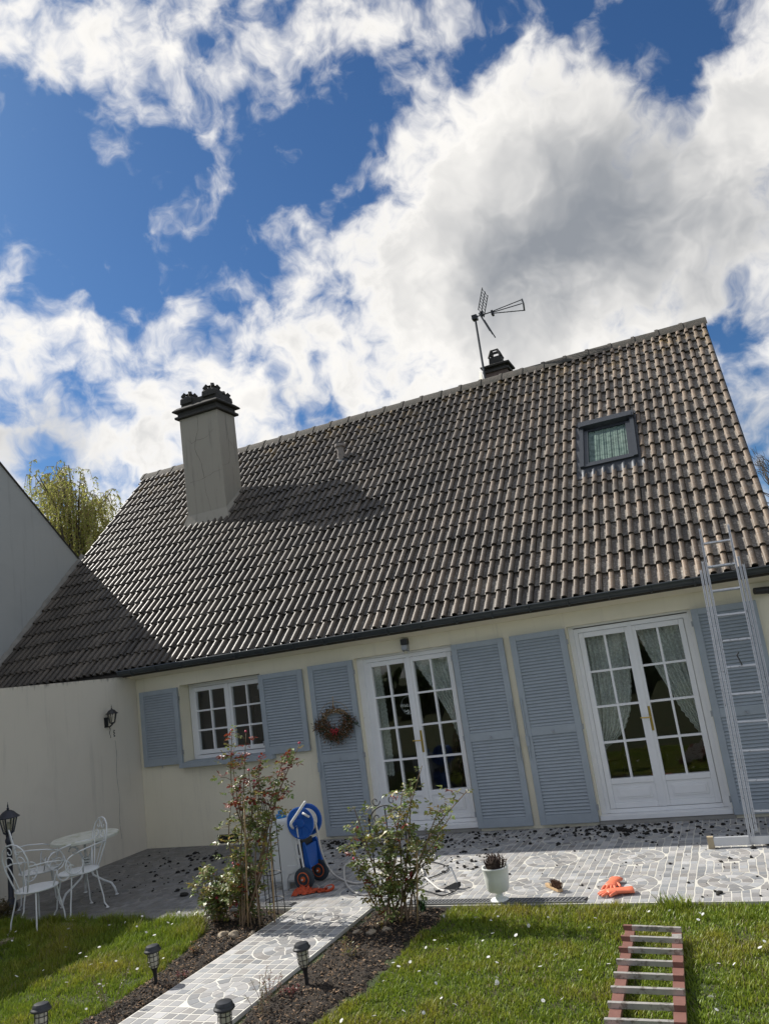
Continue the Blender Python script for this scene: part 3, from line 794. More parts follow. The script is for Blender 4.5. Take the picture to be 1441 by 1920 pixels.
b = MB(); b.box(-1.13, -.70, 4.42, 4.80, 6.4, 7.30); rch = b.build('rear_chimney', M['brickc'], house)
b = MB(); b.box(-1.17, -.66, 4.38, 4.84, 7.30, 7.345); b.box(-1.11, -.72, 4.43, 4.79, 7.345, 7.40)
V = []
for o, z in ((.06, 7.40), (.07, 7.43), (-.07, 7.49)):
    V += [(-1.13 - o, 4.42 - o, z), (-.70 + o, 4.42 - o, z), (-.70 + o, 4.80 + o, z), (-1.13 - o, 4.80 + o, z)]
Fs = [(3, 2, 1, 0), (8, 9, 10, 11)]
for l in range(2):
    for k in range(4): Fs.append((l * 4 + k, l * 4 + (k + 1) % 4, l * 4 + 4 + (k + 1) % 4, l * 4 + 4 + k))
b.add(V, Fs); b.build('cap_slab', M['cap'], rch)
b = MB()
def sq(r, z): return [Vector((-.915 + sx * r, 4.61 + sy * r, z)) for sx, sy in ((-1, -1), (1, -1), (1, 1), (-1, 1))]
A, B, Cc = sq(.125, 7.48), sq(.115, 7.62), sq(.06, 7.78)
b.add(A + B, [(k, (k + 1) % 4, 4 + (k + 1) % 4, 4 + k) for k in range(4)])
for k in range(4):
    b.bar(B[k], Cc[k], .034, .034)
    for t in (.45, .95): b.bar(B[k].lerp(Cc[k], t), B[(k + 1) % 4].lerp(Cc[(k + 1) % 4], t), .03, .025)
b.build('chimney_pot', M['cap'], rch)

# ------------------------------------------------------------------ skylight
def skylight():
    x0, x1, s0, s1 = .665, 1.455, 2.545, 3.72
    b = MB()
    def rb_(xa, xb, sa, sb, ha, hb, m=b):
        c = RP((xa + xb) / 2, (sa + sb) / 2, (ha + hb) / 2); m.obox(c, XX, U_, NN, (xb - xa) / 2, (sb - sa) / 2, (hb - ha) / 2)
    rb_(x0, x0 + .055, s0, s1 - .14, -.03, .10); rb_(x1 - .055, x1, s0, s1 - .14, -.03, .10)
    rb_(x0 + .055, x1 - .055, s0, s0 + .055, -.03, .085)
    sk = b.build('skylight', M['skyfr'], house)
    b = MB(); rb_(x0 - .01, x1 + .01, s1 - .14, s1 - .03, -.03, .13, b); rb_(x0 - .014, x1 + .014, s1 - .03, s1 + .03, -.03, .115, b)
    rb_(x0 + .02, x1 - .02, s1 - .142, s1 - .05, .13, .14, b); b.build('top_cover', M['skyfr'], sk)
    b = MB(); rb_(x0 + .057, x0 + .115, s0 + .057, s1 - .20, .0, .075, b); rb_(x1 - .125, x1 - .057, s0 + .057, s1 - .20, .0, .075, b)
    rb_(x0 + .115, x1 - .125, s0 + .057, s0 + .11, .0, .072, b); rb_(x0 + .057, x1 - .057, s1 - .20, s1 - .141, .0, .05, b); b.build('sash', M['skyfr'], sk)
    b = MB(); b.add([RP(x0 + .115, s0 + .11, .05), RP(x1 - .125, s0 + .11, .05), RP(x1 - .125, s1 - .20, .05), RP(x0 + .115, s1 - .20, .05)], [(0, 1, 2, 3)]); b.build('pane', M['skyglass'], sk)
    # condensation-streaked blind just below the pane
    b = MB(); V = []; n = 60
    for i in range(n + 1):
        x = x0 + .116 + (x1 - x0 - .242) * i / n; w = .004 * math.sin(i * 1.7) + .003 * math.sin(i * .61)
        V += [RP(x, s0 + .111, .034 + w), RP(x, s1 - .202, .034 + w)]
    b.add(V, [(2 * i, 2 * i + 2, 2 * i + 3, 2 * i + 1) for i in range(n)]); b.build('blind', M['blind'], sk, smooth=True)
    # lead apron following the tiles
    b = MB(); V = []; Fs = []; n = 64; rows = [(2.56, .06), (2.50, .048), (2.42, .034), (2.335, .034)]
    for s, h in rows:
        for i in range(n + 1):
            x = .60 + (1.52 - .60) * i / n
            ph = ((x - XL) % (TW / 2)); q = (ph - (TW / 2 - .0695)) / .067
            bumpz = .034 * math.sin(math.pi * q) if 0 < q < 1 else 0
            k = 1 if s < 2.45 else (.35 if s < 2.52 else 0)
            V.append(RP(x, s + .004 * math.sin(x * 40) * k, h + bumpz * k))
    for r in range(len(rows) - 1):
        for i in range(n): a = r * (n + 1) + i; Fs.append((a + n + 1, a + n + 2, a + 1, a))
    b.add(V, Fs); b.build('apron', M['lead'], sk, smooth=True)
    b = MB(); rb_(x0 - .07, x0 - .001, s0 - .05, s1, .015, .045, b); rb_(x1 + .001, x1 + .07, s0 - .05, s1, .015, .045, b); rb_(x0 - .07, x1 + .07, s1 + .03, s1 + .10, .01, .05, b); b.build('flashing', M['lead'], sk)
M['blind'] = mat('dusty blind', (.22, .25, .225), .9, col2=(.11, .14, .125), cs=12, clo=.45, chi=.6)
skylight()

# ------------------------------------------------------------------ shutters
slat_cache = {}
def shutter(x0, x1, z0, z1, mid=None, rail=.085, stile=.075, lab=None, hinge='l'):
    y0, y1 = -.052, -.012
    b = MB()
    b.box(x0, x0 + stile, y0, y1, z0, z1); b.box(x1 - stile, x1, y0, y1, z0, z1)
    b.box(x0 + stile, x1 - stile, y0 + .001, y1, z0, z0 + rail + .02); b.box(x0 + stile, x1 - stile, y0 + .001, y1, z1 - rail * .8, z1)
    secs = [(z0 + rail + .02, z1 - rail * .8)]
    if mid: b.box(x0 + stile, x1 - stile, y0 + .001, y1, mid - .05, mid + .05); secs = [(z0 + rail + .02, mid - .05), (mid + .05, z1 - rail * .8)]
    b.box(x0 + stile, x1 - stile, -.018, -.013, z0 + rail + .02, z1 - rail * .8)
    sh = b.build('shutter', M['shutter'], house)
    md = sh.modifiers.new('b', 'BEVEL'); md.width = .004; md.segments = 1
    if lab: sh['label'] = lab
    w = x1 - x0 - 2 * stile; key = round(w, 3)
    if key not in slat_cache:
        s = MB(); h = w / 2 - .0005
        s.add([(-h, -.010, -.003), (h, -.010, -.003), (h, .008, .030), (-h, .008, .030), (-h, -.015, .003), (h, -.015, .003), (h, .003, .0362), (-h, .003, .0362)],
              [(0, 3, 2, 1), (4, 5, 6, 7), (0, 1, 5, 4), (1, 2, 6, 5), (2, 3, 7, 6), (3, 0, 4, 7)])
        me = s.mesh('slat'); me.materials.append(M['shutter']); slat_cache[key] = me
    for a, c in secs:
        n = round((c - a) / .0375); st = (c - a) / n
        for k in range(n): inst('slat', slat_cache[key], sh, ((x0 + x1) / 2, -.031, a + k * st + .004))
    # strap hinges, at the opening side, and the fastening bolt
    xh = x1 if hinge == 'r' else x0; sg = 1 if hinge == 'r' else -1
    zs = [z0 + .16, z1 - .16] + ([mid] if mid else [])
    for z in zs:
        b = MB(); b.box(min(xh, xh + sg * .018), max(xh, xh + sg * .018), -.056, -.02, z - .03, z + .03); b.build('hinge', M['zinc2'], sh)
    xe = x0 + .02 if hinge == 'r' else x1 - .02
    if mid:
        b = MB(); b.tube([(xe, -.062, z0 + .75), (xe, -.062, z1 - .75)], .010, 8); b.box(xe - .02, xe + .02, -.075, -.052, mid - .16, mid - .04); b.build('bolt', M['shutter'], sh)
    b = MB(); zz = mid if mid else z0 - .0; xm = (x0 + x1) / 2
    b.tube([(xm, -.056, zz - .01), (xm, -.075, zz - .012), (xm + .012, -.08, zz - .03)], .008, 6); b.build('latch', M['zinc2'], sh)
    return sh
M['zinc2'] = mat('galvanised hinge', (.33, .35, .37), .5, metal=.4)
Z0, Z1 = .043, 2.243
shutter(-6.129, -5.431, 1.141, 2.223, None, hinge='r')
shutter(-4.016, -3.318, 1.141, 2.223, None, hinge='l')
shutter(-3.216, -2.538, Z0, Z1, 1.02, hinge='r', lab='tall shutter with a wreath hanging on it')
shutter(-1.133, -.455, Z0, Z1, 1.10, hinge='l')
shutter(-.369, .309, Z0, Z1, 1.10, hinge='r')
shutter(1.736, 2.414, Z0, Z1, 1.10, hinge='l', lab='tall shutter behind the ladder')

# ------------------------------------------------------------------ window and french doors
def glazed(name, x0, x1, z0, z1, zp, rows, fr=.05, st=.06, yf=.10, handle=True, lab=None):
    """two glazed leaves; zp = height of the solid panel top (None: a window)"""
    b = MB(); y0, y1 = yf, yf + .07
    b.box(x0 + .001, x0 + fr, y0, y1, z0 + .001, z1 - .001); b.box(x1 - fr, x1 - .001, y0, y1, z0 + .001, z1 - .001)
    b.box(x0 + fr, x1 - fr, y0, y1, z1 - fr, z1 - .001); b.box(x0 + fr, x1 - fr, y0 - .015, y1, z0 + .001, z0 + fr * .9)
    part = b.build(name, M['pvc'], house)
    if lab: part['label'] = lab
    xm = (x0 + x1) / 2
    yl0, yl1 = yf - .012, yf + .05
    for (a, c, sd) in ((x0 + fr + .004, xm - .003, -1), (xm + .003, x1 - fr - .004, 1)):
        za, zc = z0 + fr * .9 + .004, z1 - fr - .004
        gb = za + st + .005 if zp is None else zp
        m = MB()
        m.box(a, a + st, yl0, yl1, za, zc); m.box(c - st, c, yl0, yl1, za, zc)
        m.box(a + st, c - st, yl0 + .001, yl1, zc - st, zc); m.box(a + st, c - st, yl0 + .001, yl1, gb - st, gb)
        if zp is not None: m.box(a + st, c - st, yl0 + .001, yl1, za, za + st)
        leaf = m.build('leaf_frame', M['pvc'], part)
        md = leaf.modifiers.new('b', 'BEVEL'); md.width = .005; md.segments = 2
        ga, gc, gt = a + st, c - st, zc - st
        mm = MB(); xc = (ga + gc) / 2; bw = .012
        mm.box(xc - bw, xc + bw, yl0 + .008, yl1 - .01, gb, gt)
        hh = (gt - gb) / rows
        for k in range(1, rows):
            z = gb + k * hh
            mm.box(ga, xc - bw, yl0 + .009, yl1 - .011, z - bw, z + bw); mm.box(xc + bw, gc, yl0 + .009, yl1 - .011, z - bw, z + bw)
        mm.build('muntin', M['pvc'], part)
        for k in range(rows):
            for q0, q1 in ((ga, xc - bw), (xc + bw, gc)):
                pm = MB(); za_ = gb + k * hh + (bw if k else 0); zb_ = gb + (k + 1) * hh - (bw if k < rows - 1 else 0)
                ty = random.uniform(-.0015, .0015); tz = random.uniform(-.0015, .0015)
                pm.add([(q0, yl1 - .02 + ty, za_), (q1, yl1 - .02 - ty, za_), (q1, yl1 - .02 + tz, zb_), (q0, yl1 - .02 - tz, zb_)], [(0, 1, 2, 3)])
                pm.build('pane', M['glass'], part)
        if zp is not None:
            pm = MB(); pa, pc_, pz0, pz1 = ga, gc, za + st, gb - st
            pm.box(pa, pc_, yl0 + .014, yl1 - .02, pz0, pz1)
            pm.box(pa + .05, pc_ - .05, yl0 + .004, yl0 + .013, pz0 + .04, pz1 - .04)
            pm.box(pa + .07, pc_ - .07, yl0 - .003, yl0 + .003, pz0 + .06, pz1 - .06)
            q = pm.build('panel', M['pvc'], part); md = q.modifiers.new('b', 'BEVEL'); md.width = .006; md.segments = 1
    b = MB(); b.box(xm - .022, xm + .022, yl0 - .012, yl0 - .001, z0 + fr, z1 - fr); b.build('astragal', M['pvc'], part)
    if handle:
        hz = z0 + 1.02; b = MB(); b.box(xm + .025, xm + .05, yl0 - .010, yl0 - .001, hz - .15, hz + .12)
        b.tube([(xm + .038, yl0 - .008, hz), (xm + .038, yl0 - .045, hz), (xm + .03, yl0 - .05, hz), (xm - .07, yl0 - .05, hz + .004)], .008, 8); b.build('handle', M['brass'], part, smooth=40)
    return part
glazed('window', -5.405, -4.02, 1.16, 2.24, None, 3, yf=.205, handle=False, fr=.055)
glazed('french_door', -2.44, -1.136, .10, 2.225, .50, 4, lab='white french door with a hanging sign behind its glass')
glazed('french_door', .385, 1.69, .10, 2.215, .475, 4, lab='white french door beside the ladder')
# window jamb infill, sills, thresholds
b = MB(); b.box(-5.45, -3.88, -.10, -.0025, 1.085, 1.149); b.box(-5.413, -4.014, -.0025, .20, 1.12, 1.151 + .008)
b.build('sill', M['shutter'], house)
for x0, x1, a, c in ((-2.535, -1.135, -2.44, -1.136), (.325, 1.73, .385, 1.69)):
    b = MB()
    b.box(x0 + .001, a, .09, .17, .1, 2.252)
    if x1 - c > .01: b.box(c, x1 - .001, .09, .17, .1, 2.252)
    b.box(a, min(c, x1 - .002), .09, .17, 2.227, 2.2535)
    b.build('jamb', M['pvc'], house)
    b = MB(); b.box(x0 + .001, x1 - .001, -.028, .098, .052, .098); b.build('threshold', M['pvc'], house)
    b = MB(); b.box(x0 - .02, x1 + .02, -.012, -.0015, .006, .045); b.build('step', M['conc'], house)
# outdoor light above the door, small lamp at the far end
t = thing('wall_light', (-1.75, 0, 2.3), 'small grey motion sensor light above the left french door', 'light')
b = MB(); b.box(-1.795, -1.705, -.07, -.001, 2.335, 2.41); b.build('housing', M['black'], t)
b = MB(); b.prism([(-.075, 2.33), (-.001, 2.333), (-.001, 2.25), (-.03, 2.245), (-.085, 2.275)], (-1.785, 0, 0), (0, 1, 0), (0, 0, 1), (1, 0, 0), .075); b.build('body', M['zinc2'], t)
b = MB(); b.lathe([(.02, -.022), (.024, 0), (.018, .014)], 10, (-1.747, -.05, 2.243)); b.build('sensor', M['lampg'], t, smooth=True)
t = thing('wall_camera', (2.56, 0, 2.3), 'black security camera under the eaves beyond the ladder', 'camera')
b = MB(); b.tube([(2.56, -.001, 2.33), (2.56, -.04, 2.32)], .035, 12); b.build('mount', M['black'], t)
b = MB(); b.tube([(2.62, -.03, 2.325), (2.53, -.07, 2.33), (2.42, -.12, 2.335)], [.035, .04, .036], 12); b.build('body', M['black'], t, smooth=40)

# ------------------------------------------------------------------ garage wing wall and neighbour's gable
b = MB(); b.box(XL + .31, XC, -7.5, -.002, -.1, 2.485)
def wall_ribbon(pts, w):
    rb = MB(); V = []; random.seed(int(w * 1e5))
    for (y, z) in pts:
        ww = w * random.uniform(.5, 1.2); V += [(XC + .0015, y - ww, z), (XC + .0015, y + ww, z)]
    rb.add(V, [(2 * i, 2 * i + 1, 2 * i + 3, 2 * i + 2) for i in range(len(pts) - 1)]); return rb
wing = tag(b.build('garage_wing', M['wing'], at=(XC, -3, 0)), 'low white rendered wing projecting from the house behind the garden chairs', 'garage')
wall_ribbon([(-.60 + .01 * math.sin(i), 1.79 - i * .016) for i in range(10)], .008).build('crack', M['crack'], wing)
wall_ribbon([(-.52 + .008 * math.sin(i * 2), 1.75 - i * .012) for i in range(9)], .012).build('crack', M['cap'], wing)
wall_ribbon([(-.51 + .012 * math.sin(i * .5), 1.6 - i * .05) for i in range(28)], .006).build('stain', M['stain'], wing)
b = MB(); nb = thing('neighbour_house', (XL - 3, -1, 0), 'tall grey rendered neighbouring house with a sloping gable edge', 'house')
apex = (-.45, 7.245); back = (4.6, 7.245 - 5.05 * .937); front = (-3.02, 2.3)
b.prism([(front[0], -.1), (back[0], -.1), back, apex, front], (XL - 5.5, 0, 0), (0, 1, 0), (0, 0, 1), (1, 0, 0), 5.5 - .001)
b.build('wall', M['gable'], nb)
b = MB(); tk = .03
b.prism([apex, back, (back[0] + .25, back[1] - .26), (back[0] + .25, back[1] - .23), (apex[0], apex[1] + tk)], (XL - 5.5, 0, 0), (0, 1, 0), (0, 0, 1), (1, 0, 0), 5.53)
b.prism([apex, (apex[0], apex[1] + tk), (front[0] - .12, front[1] - .2), (front[0], front[1] - .1)], (XL - 5.5, 0, 0), (0, 1, 0), (0, 0, 1), (1, 0, 0), 5.53)
b.build('roof', M['deck'], nb)
b = MB()
p0, p1 = RP(XL, -.05, .0), RP(XL, 3.45, .0); V = []; Fs = []; n = 60
for i in range(n + 1):
    s = -.05 + 3.5 * i / n; w = .015 + .03 * noise.noise(Vector((s * 5, 0, 0))); hh = .11 + .03 * noise.noise(Vector((s * 6, 3, 0)))
    V += [RP(XL + .004, s, hh), RP(XL + w + .03, s, .045), RP(XL + w + .05, s, .0)]
for i in range(n):
    for q in range(2): a = 3 * i + q; Fs.append((a, a + 1, a + 4, a + 3))
b.add(V, Fs); b.build('mortar_fillet', M['fillet'], nb)

# ------------------------------------------------------------------ curtains and hanging sign behind the door glass
def curtain(edge, xo, z0, z1, y, lab, folds=9):
    """edge: list of (z, inner x); xo outer x"""
    edge = sorted(edge, reverse=True); nu, nv = 64, 50; V = []; Fs = []
    rd = random.Random(len(lab) + int(xo * 100)); ph = rd.uniform(0, 6)
    for j in range(nv + 1):
        z = z1 + (z0 - z1) * j / nv; xi = lerp(z, edge)
        xi += .008 * math.sin(z * 95) * (1 if xi > xo else -1)
        span = abs(xi - xo)
        for i in range(nu + 1):
            t = i / nu; k = min(1, .5 / (span + .15))
            yy = y + .022 * k * math.sin(t * folds * 6.28 + ph + .8 * math.sin(z * 2.2)) + .008 * math.sin(t * 31 + z * 5)
            V.append((xo + (xi - xo) * t, yy, z + .012 * math.sin(t * 20) * (j == nv)))
    for j in range(nv):
        for i in range(nu): a = j * (nu + 1) + i; Fs.append((a, a + 1, a + nu + 2, a + nu + 1))
    b = MB(); b.add(V, Fs)
    return tag(b.build('lace_curtain', M['lace'], smooth=True, at=(xo, y, z1)), lab, 'curtain', 'lace curtains behind the french doors')
curtain([(2.2, -1.80), (1.95, -1.69), (1.75, -1.58), (1.55, -1.48), (1.34, -1.38), (1.1, -1.31), (.9, -1.2), (.5, -1.19)], -1.13, .5, 2.2, .24, 'lace curtain swept aside on the right leaf of the door with the sign')
curtain([(2.2, -2.27), (1.7, -2.25), (1.2, -2.24), (.75, -2.26)], -2.42, .7, 2.2, .24, 'narrow lace curtain at the edge of the door with the sign')
curtain([(2.2, .97), (1.75, .95), (1.45, .91), (1.2, .85), (1.02, .76), (.88, .63), (.8, .5)], .40, .80, 2.2, .24, 'lace curtain swept to the hinge side of the door nearest the wide gap of shutters')
curtain([(2.2, 1.06), (1.85, 1.16), (1.6, 1.24), (1.4, 1.32), (1.15, 1.41), (.98, 1.5), (.85, 1.56), (.5, 1.59)], 1.69, .5, 2.2, .24, 'lace curtain swept to the ladder side of the right french door')
t = thing('hanging_sign', (-1.92, .2, 1.55), 'white welcome sign in a metal ring hanging inside the left french door', 'sign')
b = MB(); b.tube([(-1.92 + .095 * math.cos(a), .2, 1.56 + .115 * math.sin(a)) for a in np.linspace(0, 6.28, 25)[:-1]], .003, 5, closed=True); b.tube([(-1.92, .2, 1.675), (-1.92, .2, 1.76)], .002, 5); b.build('ring', M['zinc2'], t)
fc = bpy.data.curves.new('lettering', 'FONT'); fc.body = 'Welcome'; fc.size = .058; fc.extrude = .003; fc.align_x = 'CENTER'; fc.shear = .25; fc.materials.append(M['caulk'])
ft = bpy.data.objects.new('lettering_text', fc); lme = bpy.data.meshes.new_from_object(ft); bpy.data.objects.remove(ft)
fo = bpy.data.objects.new('lettering', lme); COL.objects.link(fo); fo.parent = t; fo.location = (0, -.008, -.005); fo.rotation_euler = (R(90), 0, 0)
b = MB()
for k in range(16): b.lump((-1.93 + random.uniform(-.06, .05), .195, 1.478 + random.uniform(-.025, .03)), .014, k)
b.build('flowers', M['caulk'], t)

# ------------------------------------------------------------------ rooftop aerial and dish
t = thing('tv_aerial', (-1.12, 4.32, 7.0), 'dark television aerial on a tilted mast above the ridge', 'antenna')
b = MB(); b.tube([(-1.125, 4.3, 6.9), (-1.112, 4.3, 8.46)], .022, 10); b.build('mast', M['antm'], t)
b = MB(); B0 = Vector((-1.12, 4.26, 8.42))
b.box(-1.16, -1.06, 4.22, 4.34, 8.37, 8.46); b.tube([(-1.15, 4.25, 8.415), (-.70, 4.25, 8.415)], .012, 6); b.box(-.985, -.93, 4.22, 4.28, 8.39, 8.48); b.box(-.77, -.73, 4.20, 4.30, 8.34, 8.43); b.build('clamp', M['black'], t)
for sg, lab in ((1, 'up'), (-1, 'down')):
    b = MB(); o = Vector((-.97, 4.25, 8.415 + sg * .03)); dr = Vector((.34, .0, sg * .94)).normalized(); w = .19
    for yy in (-w, 0, w): b.tube([o + Vector((0, yy, 0)), o + Vector((0, yy, 0)) + dr * .44], .011, 6)
    for k in range(8): q = o + dr * (.02 + .4 * k / 7); b.tube([q + Vector((0, -w, 0)), q + Vector((0, w, 0))], .006, 5)
    b.build('reflector', M['antm'], t)
b = MB()
for (y1, z1) in ((4.25, 8.47), (4.20, 8.37), (4.30, 8.27)):
    p0 = Vector((-.72, 4.25, 8.40 + (z1 - 8.37) * .25)); p1 = Vector((-.16, y1, z1))
    b.tube([p0, p1], .010, 6)
    for k in range(8): q = p0.lerp(p1, (k + .6) / 8); b.tube([q + Vector((0, -.05, -.03)), q + Vector((0, .05, .03))], .006, 5)
b.tube([(-.16, 4.25, 8.48), (-.14, 4.22, 8.37), (-.16, 4.30, 8.26)], .016, 6); b.build('director', M['antm'], t)
b = MB(); b.lathe([(.02, .05), (.16, .032), (.25, .008), (.27, 0), (.25, -.004), (.02, .035)], 28, (-1.36, 4.95, 7.32), axes=(Vector((-.35, .94, 0)), Vector((0, 0, 1)), Vector((.94, .35, .0))))
tag(b.build('satellite_dish', M['dish'], smooth=50, at=(-1.36, 4.95, 7.2)), 'cream satellite dish seen edge on behind the ridge', 'satellite dish')

# ------------------------------------------------------------------ trees behind the house
def tree_leaf(b, p, dr, l, w, col):
    dr = dr.normalized(); sd = dr.orthogonal(); sd.rotate(Matrix.Rotation(random.uniform(0, 6.28), 3, dr)); sd *= w / 2
    b.cur = col; b.add([p, p + dr * l * .5 + sd, p + dr * l, p + dr * l * .5 - sd], [(0, 1, 2, 3)])
def willow():
    random.seed(31)
    t = thing('willow_tree', (-18.3, 11.2, 0), 'pale green weeping willow behind the roof beside the neighbouring gable', 'tree')
    base = Vector((-18.3, 11.2, 0)); tr = MB(); tr.tube([base, base + Vector((.2, 0, 2.5)), base + Vector((-.1, .1, 5))], [.35, .28, .2], 10)
    lv = MB(); tw = MB()
    for k in range(60):
        a = random.uniform(0, 6.28); out = random.uniform(.4, 3.7); top = random.uniform(8.2, 11.3) - out * .45
        p0 = base + Vector((0, 0, random.uniform(3.4, 5))); p1 = base + Vector((math.cos(a) * out * .5, math.sin(a) * out * .5, top - .9)); p2 = base + Vector((math.cos(a) * out, math.sin(a) * out, top))
        tr.tube([p0, p0.lerp(p1, .5) + Vector((0, 0, .3)), p1, p2], [.07, .05, .035, .012], 5)
        for q in range(22):
            s = p1.lerp(p2, random.uniform(0, 1.05)) + Vector((random.gauss(0, .2), random.gauss(0, .2), random.gauss(0, .15)))
            ln = random.uniform(.45, 1.5); h = Vector((random.gauss(0, .25), random.gauss(0, .25), 0)) + Vector((math.cos(a), math.sin(a), 0)) * .25
            pts = [s, s + h * .5 + Vector((0, 0, .12 - ln * .2)), s + h * .8 + Vector((0, 0, -ln * .6)), s + h * .9 + Vector((0, 0, -ln))]
            tw.tube(pts, [.012, .008, .006, .003], 3)
            nl = int(ln * 24)
            for i in range(nl):
                u = (i + random.random()) / nl * 2.999; j = int(u); p = pts[j].lerp(pts[j + 1], u - j)
                cg = random.random(); col = (.30 + .12 * cg, .33 + .08 * cg, .08 + .03 * cg)
                tree_leaf(lv, p, Vector((random.gauss(0, .6), random.gauss(0, .6), -.7)), random.uniform(.08, .15), .034, col)
    tr.build('trunk', M['bark'], t, smooth=True); tw.build('twigs', M['cane'], t)
    tag(lv.build('crown', M['willow'], t), kind='stuff')
willow()
def bare_tree():
    random.seed(8)
    t = thing('bare_tree', (5.55, 17.5, 0), 'bare leafless tree behind the right edge of the roof', 'tree'); b = MB(); tw = MB()
    def grow(p, dr, ln, r, lev):
        q = p + dr * ln; mid = p.lerp(q, .5) + Vector((random.gauss(0, .05), random.gauss(0, .05), random.gauss(0, .05))) * ln
        (b if lev < 3 else tw).tube([p, mid, q], [r, r * .85, r * .7], 6 if lev < 3 else 4)
        if lev >= 8: return
        for k in range(random.choice((2, 3, 3) if lev < 5 else (2, 2, 3))):
            ax = Vector((random.gauss(0, 1), random.gauss(0, 1), random.gauss(0, 1))).normalized(); nd = dr.copy(); nd.rotate(Matrix.Rotation(random.uniform(.3, .8), 3, ax)); nd.z += .12; nd.normalize()
            grow(q, nd, ln * random.uniform(.66, .86), r * .64, lev + 1)
    grow(Vector((5.55, 17.5, 0)), Vector((0, 0, 1)), 2.4, .2, 0)
    b.build('trunk', M['bark'], t, smooth=True); tag(tw.build('crown', M['bark'], t), kind='stuff')
bare_tree()
random.seed(5)

# ------------------------------------------------------------------ behind the viewer (seen mirrored in the panes)
def hedge(x0, x1, y, h, lab):
    t = thing('hedge', ((x0 + x1) / 2, y, 0), lab, 'hedge', 'hedges across the garden'); b = MB()
    for k in range(9000):
        x = random.uniform(x0, x1); z = random.uniform(0, h) + .15 * math.sin(x * 1.3); yy = y + random.gauss(0, .12)
        c = random.random(); tree_leaf(b, Vector((x, yy, z)), Vector((random.gauss(0, 1), random.gauss(0, 1), random.gauss(0, 1))), .32, .2, (.03 + .03 * c, .055 + .05 * c, .018))
    tag(b.build('foliage', M['hedge'], t), kind='stuff')
    c = MB(); c.box(x0, x1, y - .35, y - .2, -.05, h - .2); c.build('core', M['interd'], t)
hedge(-16, 16, -21, 1.7, 'clipped green hedge across the far side of the garden')
t = thing('facing_house', (-3, -31, 0), 'beige house with a brown roof beyond the hedge', 'house')
b = MB(); b.box(-9, 4, -36, -30, 0, 4.2); b.build('wall', M['wall'], t)
b = MB(); b.prism([(-36.6, 4.0), (-29.4, 4.0), (-33, 7.4)], (-9.4, 0, 0), (0, 1, 0), (0, 0, 1), (1, 0, 0), 13.8); b.build('roof', M['ridge'], t)
for x in (-7, -4, -1, 2):
    b = MB(); b.box(x - .6, x + .6, -30, -29.96, 1.2, 2.6); b.build('window', M['interd'], t)

# ------------------------------------------------------------------ garden furniture
def arc(c, r, a0, a1, n, ax, ay): return [Vector(c) + Vector(ax) * (r * math.cos(a)) + Vector(ay) * (r * math.sin(a)) for a in np.linspace(a0, a1, n)]
def spiral(c, r0, r1, a0, a1, n, ax, ay):
    return [Vector(c) + Vector(ax) * ((r0 + (r1 - r0) * t) * math.cos(a0 + (a1 - a0) * t)) + Vector(ay) * ((r0 + (r1 - r0) * t) * math.sin(a0 + (a1 - a0) * t)) for t in np.linspace(0, 1, n)]
def chair():
    t = thing('garden_chair', (0, 0, 0)); sz = .385; tr = .0075
    b = MB(); b.lathe([(.19, -.012), (.198, -.004), (.195, .004), (.18, .007), (.01, .002)], 28, (0, 0, sz)); b.build('seat', M['steelw'], t, smooth=40)
    for sx, sy in ((-1, 1), (1, 1), (-1, -1), (1, -1)):
        b = MB(); x, y = sx * .125, sy * .125
        b.tube([(x, y, sz - .01), (x * 1.1, y * 1.1, sz * .72), (x * 1.32, y * 1.32, .12), (x * 1.36, y * 1.36, .05), (x * 1.52, y * 1.52, .012)], tr, 7)
        b.lathe([(.016, 0), (.018, .006), (.008, .014)], 10, (x * 1.52, y * 1.52, 0)); b.build('leg', M['steelw'], t, smooth=40)
    # balloon back leaning slightly
    lean = Vector((0, -.22, 1)).normalized(); o = Vector((0, -.17, sz)); X = Vector((1, 0, 0))
    P = lambda x, h: o + X * x + lean * h
    b = MB()
    out = [P(-.07, 0), P(-.11, .10), P(-.155, .22), P(-.165, .32), P(-.13, .41), P(-.07, .455), P(0, .468), P(.07, .455), P(.13, .41), P(.165, .32), P(.155, .22), P(.11, .10), P(.07, 0)]
    b.tube(out, tr, 7); b.build('back_frame', M['steelw'], t, smooth=True)
    b = MB()
    for s in (-1, 1):
        b.tube([P(s * .02, 0), P(s * .05, .12), P(s * .09, .22)] + spiral(P(s * .065, .30), .062, .018, -.6 if s > 0 else math.pi + .6, (5.2 if s > 0 else math.pi - 5.2), 20, X, lean), tr * .75, 6)
        b.tube(spiral(P(s * .055, .395), .045, .014, math.pi / 2 if s > 0 else math.pi / 2, math.pi / 2 + s * 5, 16, X, lean), tr * .7, 6)
    b.build('back_scroll', M['steelw'], t, smooth=True)
    for s in (-1, 1):
        b = MB(); Yv = Vector((0, 1, 0)); Zv = Vector((0, 0, 1))
        p0 = P(s * .16, .25); e = Vector((s * .225, .13, sz + .20))
        b.tube([p0, p0.lerp(e, .4) + Vector((s * .03, 0, .015)), p0.lerp(e, .8) + Vector((s * .015, 0, .012)), e] + spiral(e + Vector((0, 0, -.09)), .09, .085, math.pi / 2, -3.6, 22, Yv, Zv) + [Vector((s * .18, .03, sz))], tr * .9, 7)
        b.tube(spiral(Vector((s * .222, .17, sz + .075)), .04, .03, 2.6, -2.4, 14, Yv, Zv), tr * .7, 6)
        b.build('armrest', M['steelw'], t, smooth=True)
    return t
ch = chair()
GRPC = 'white wrought iron garden chairs'
def put(o, loc, rz, lab, cat, grp): o.location = loc; o.rotation_euler = (0, 0, rz); tag(o, lab, cat, grp)
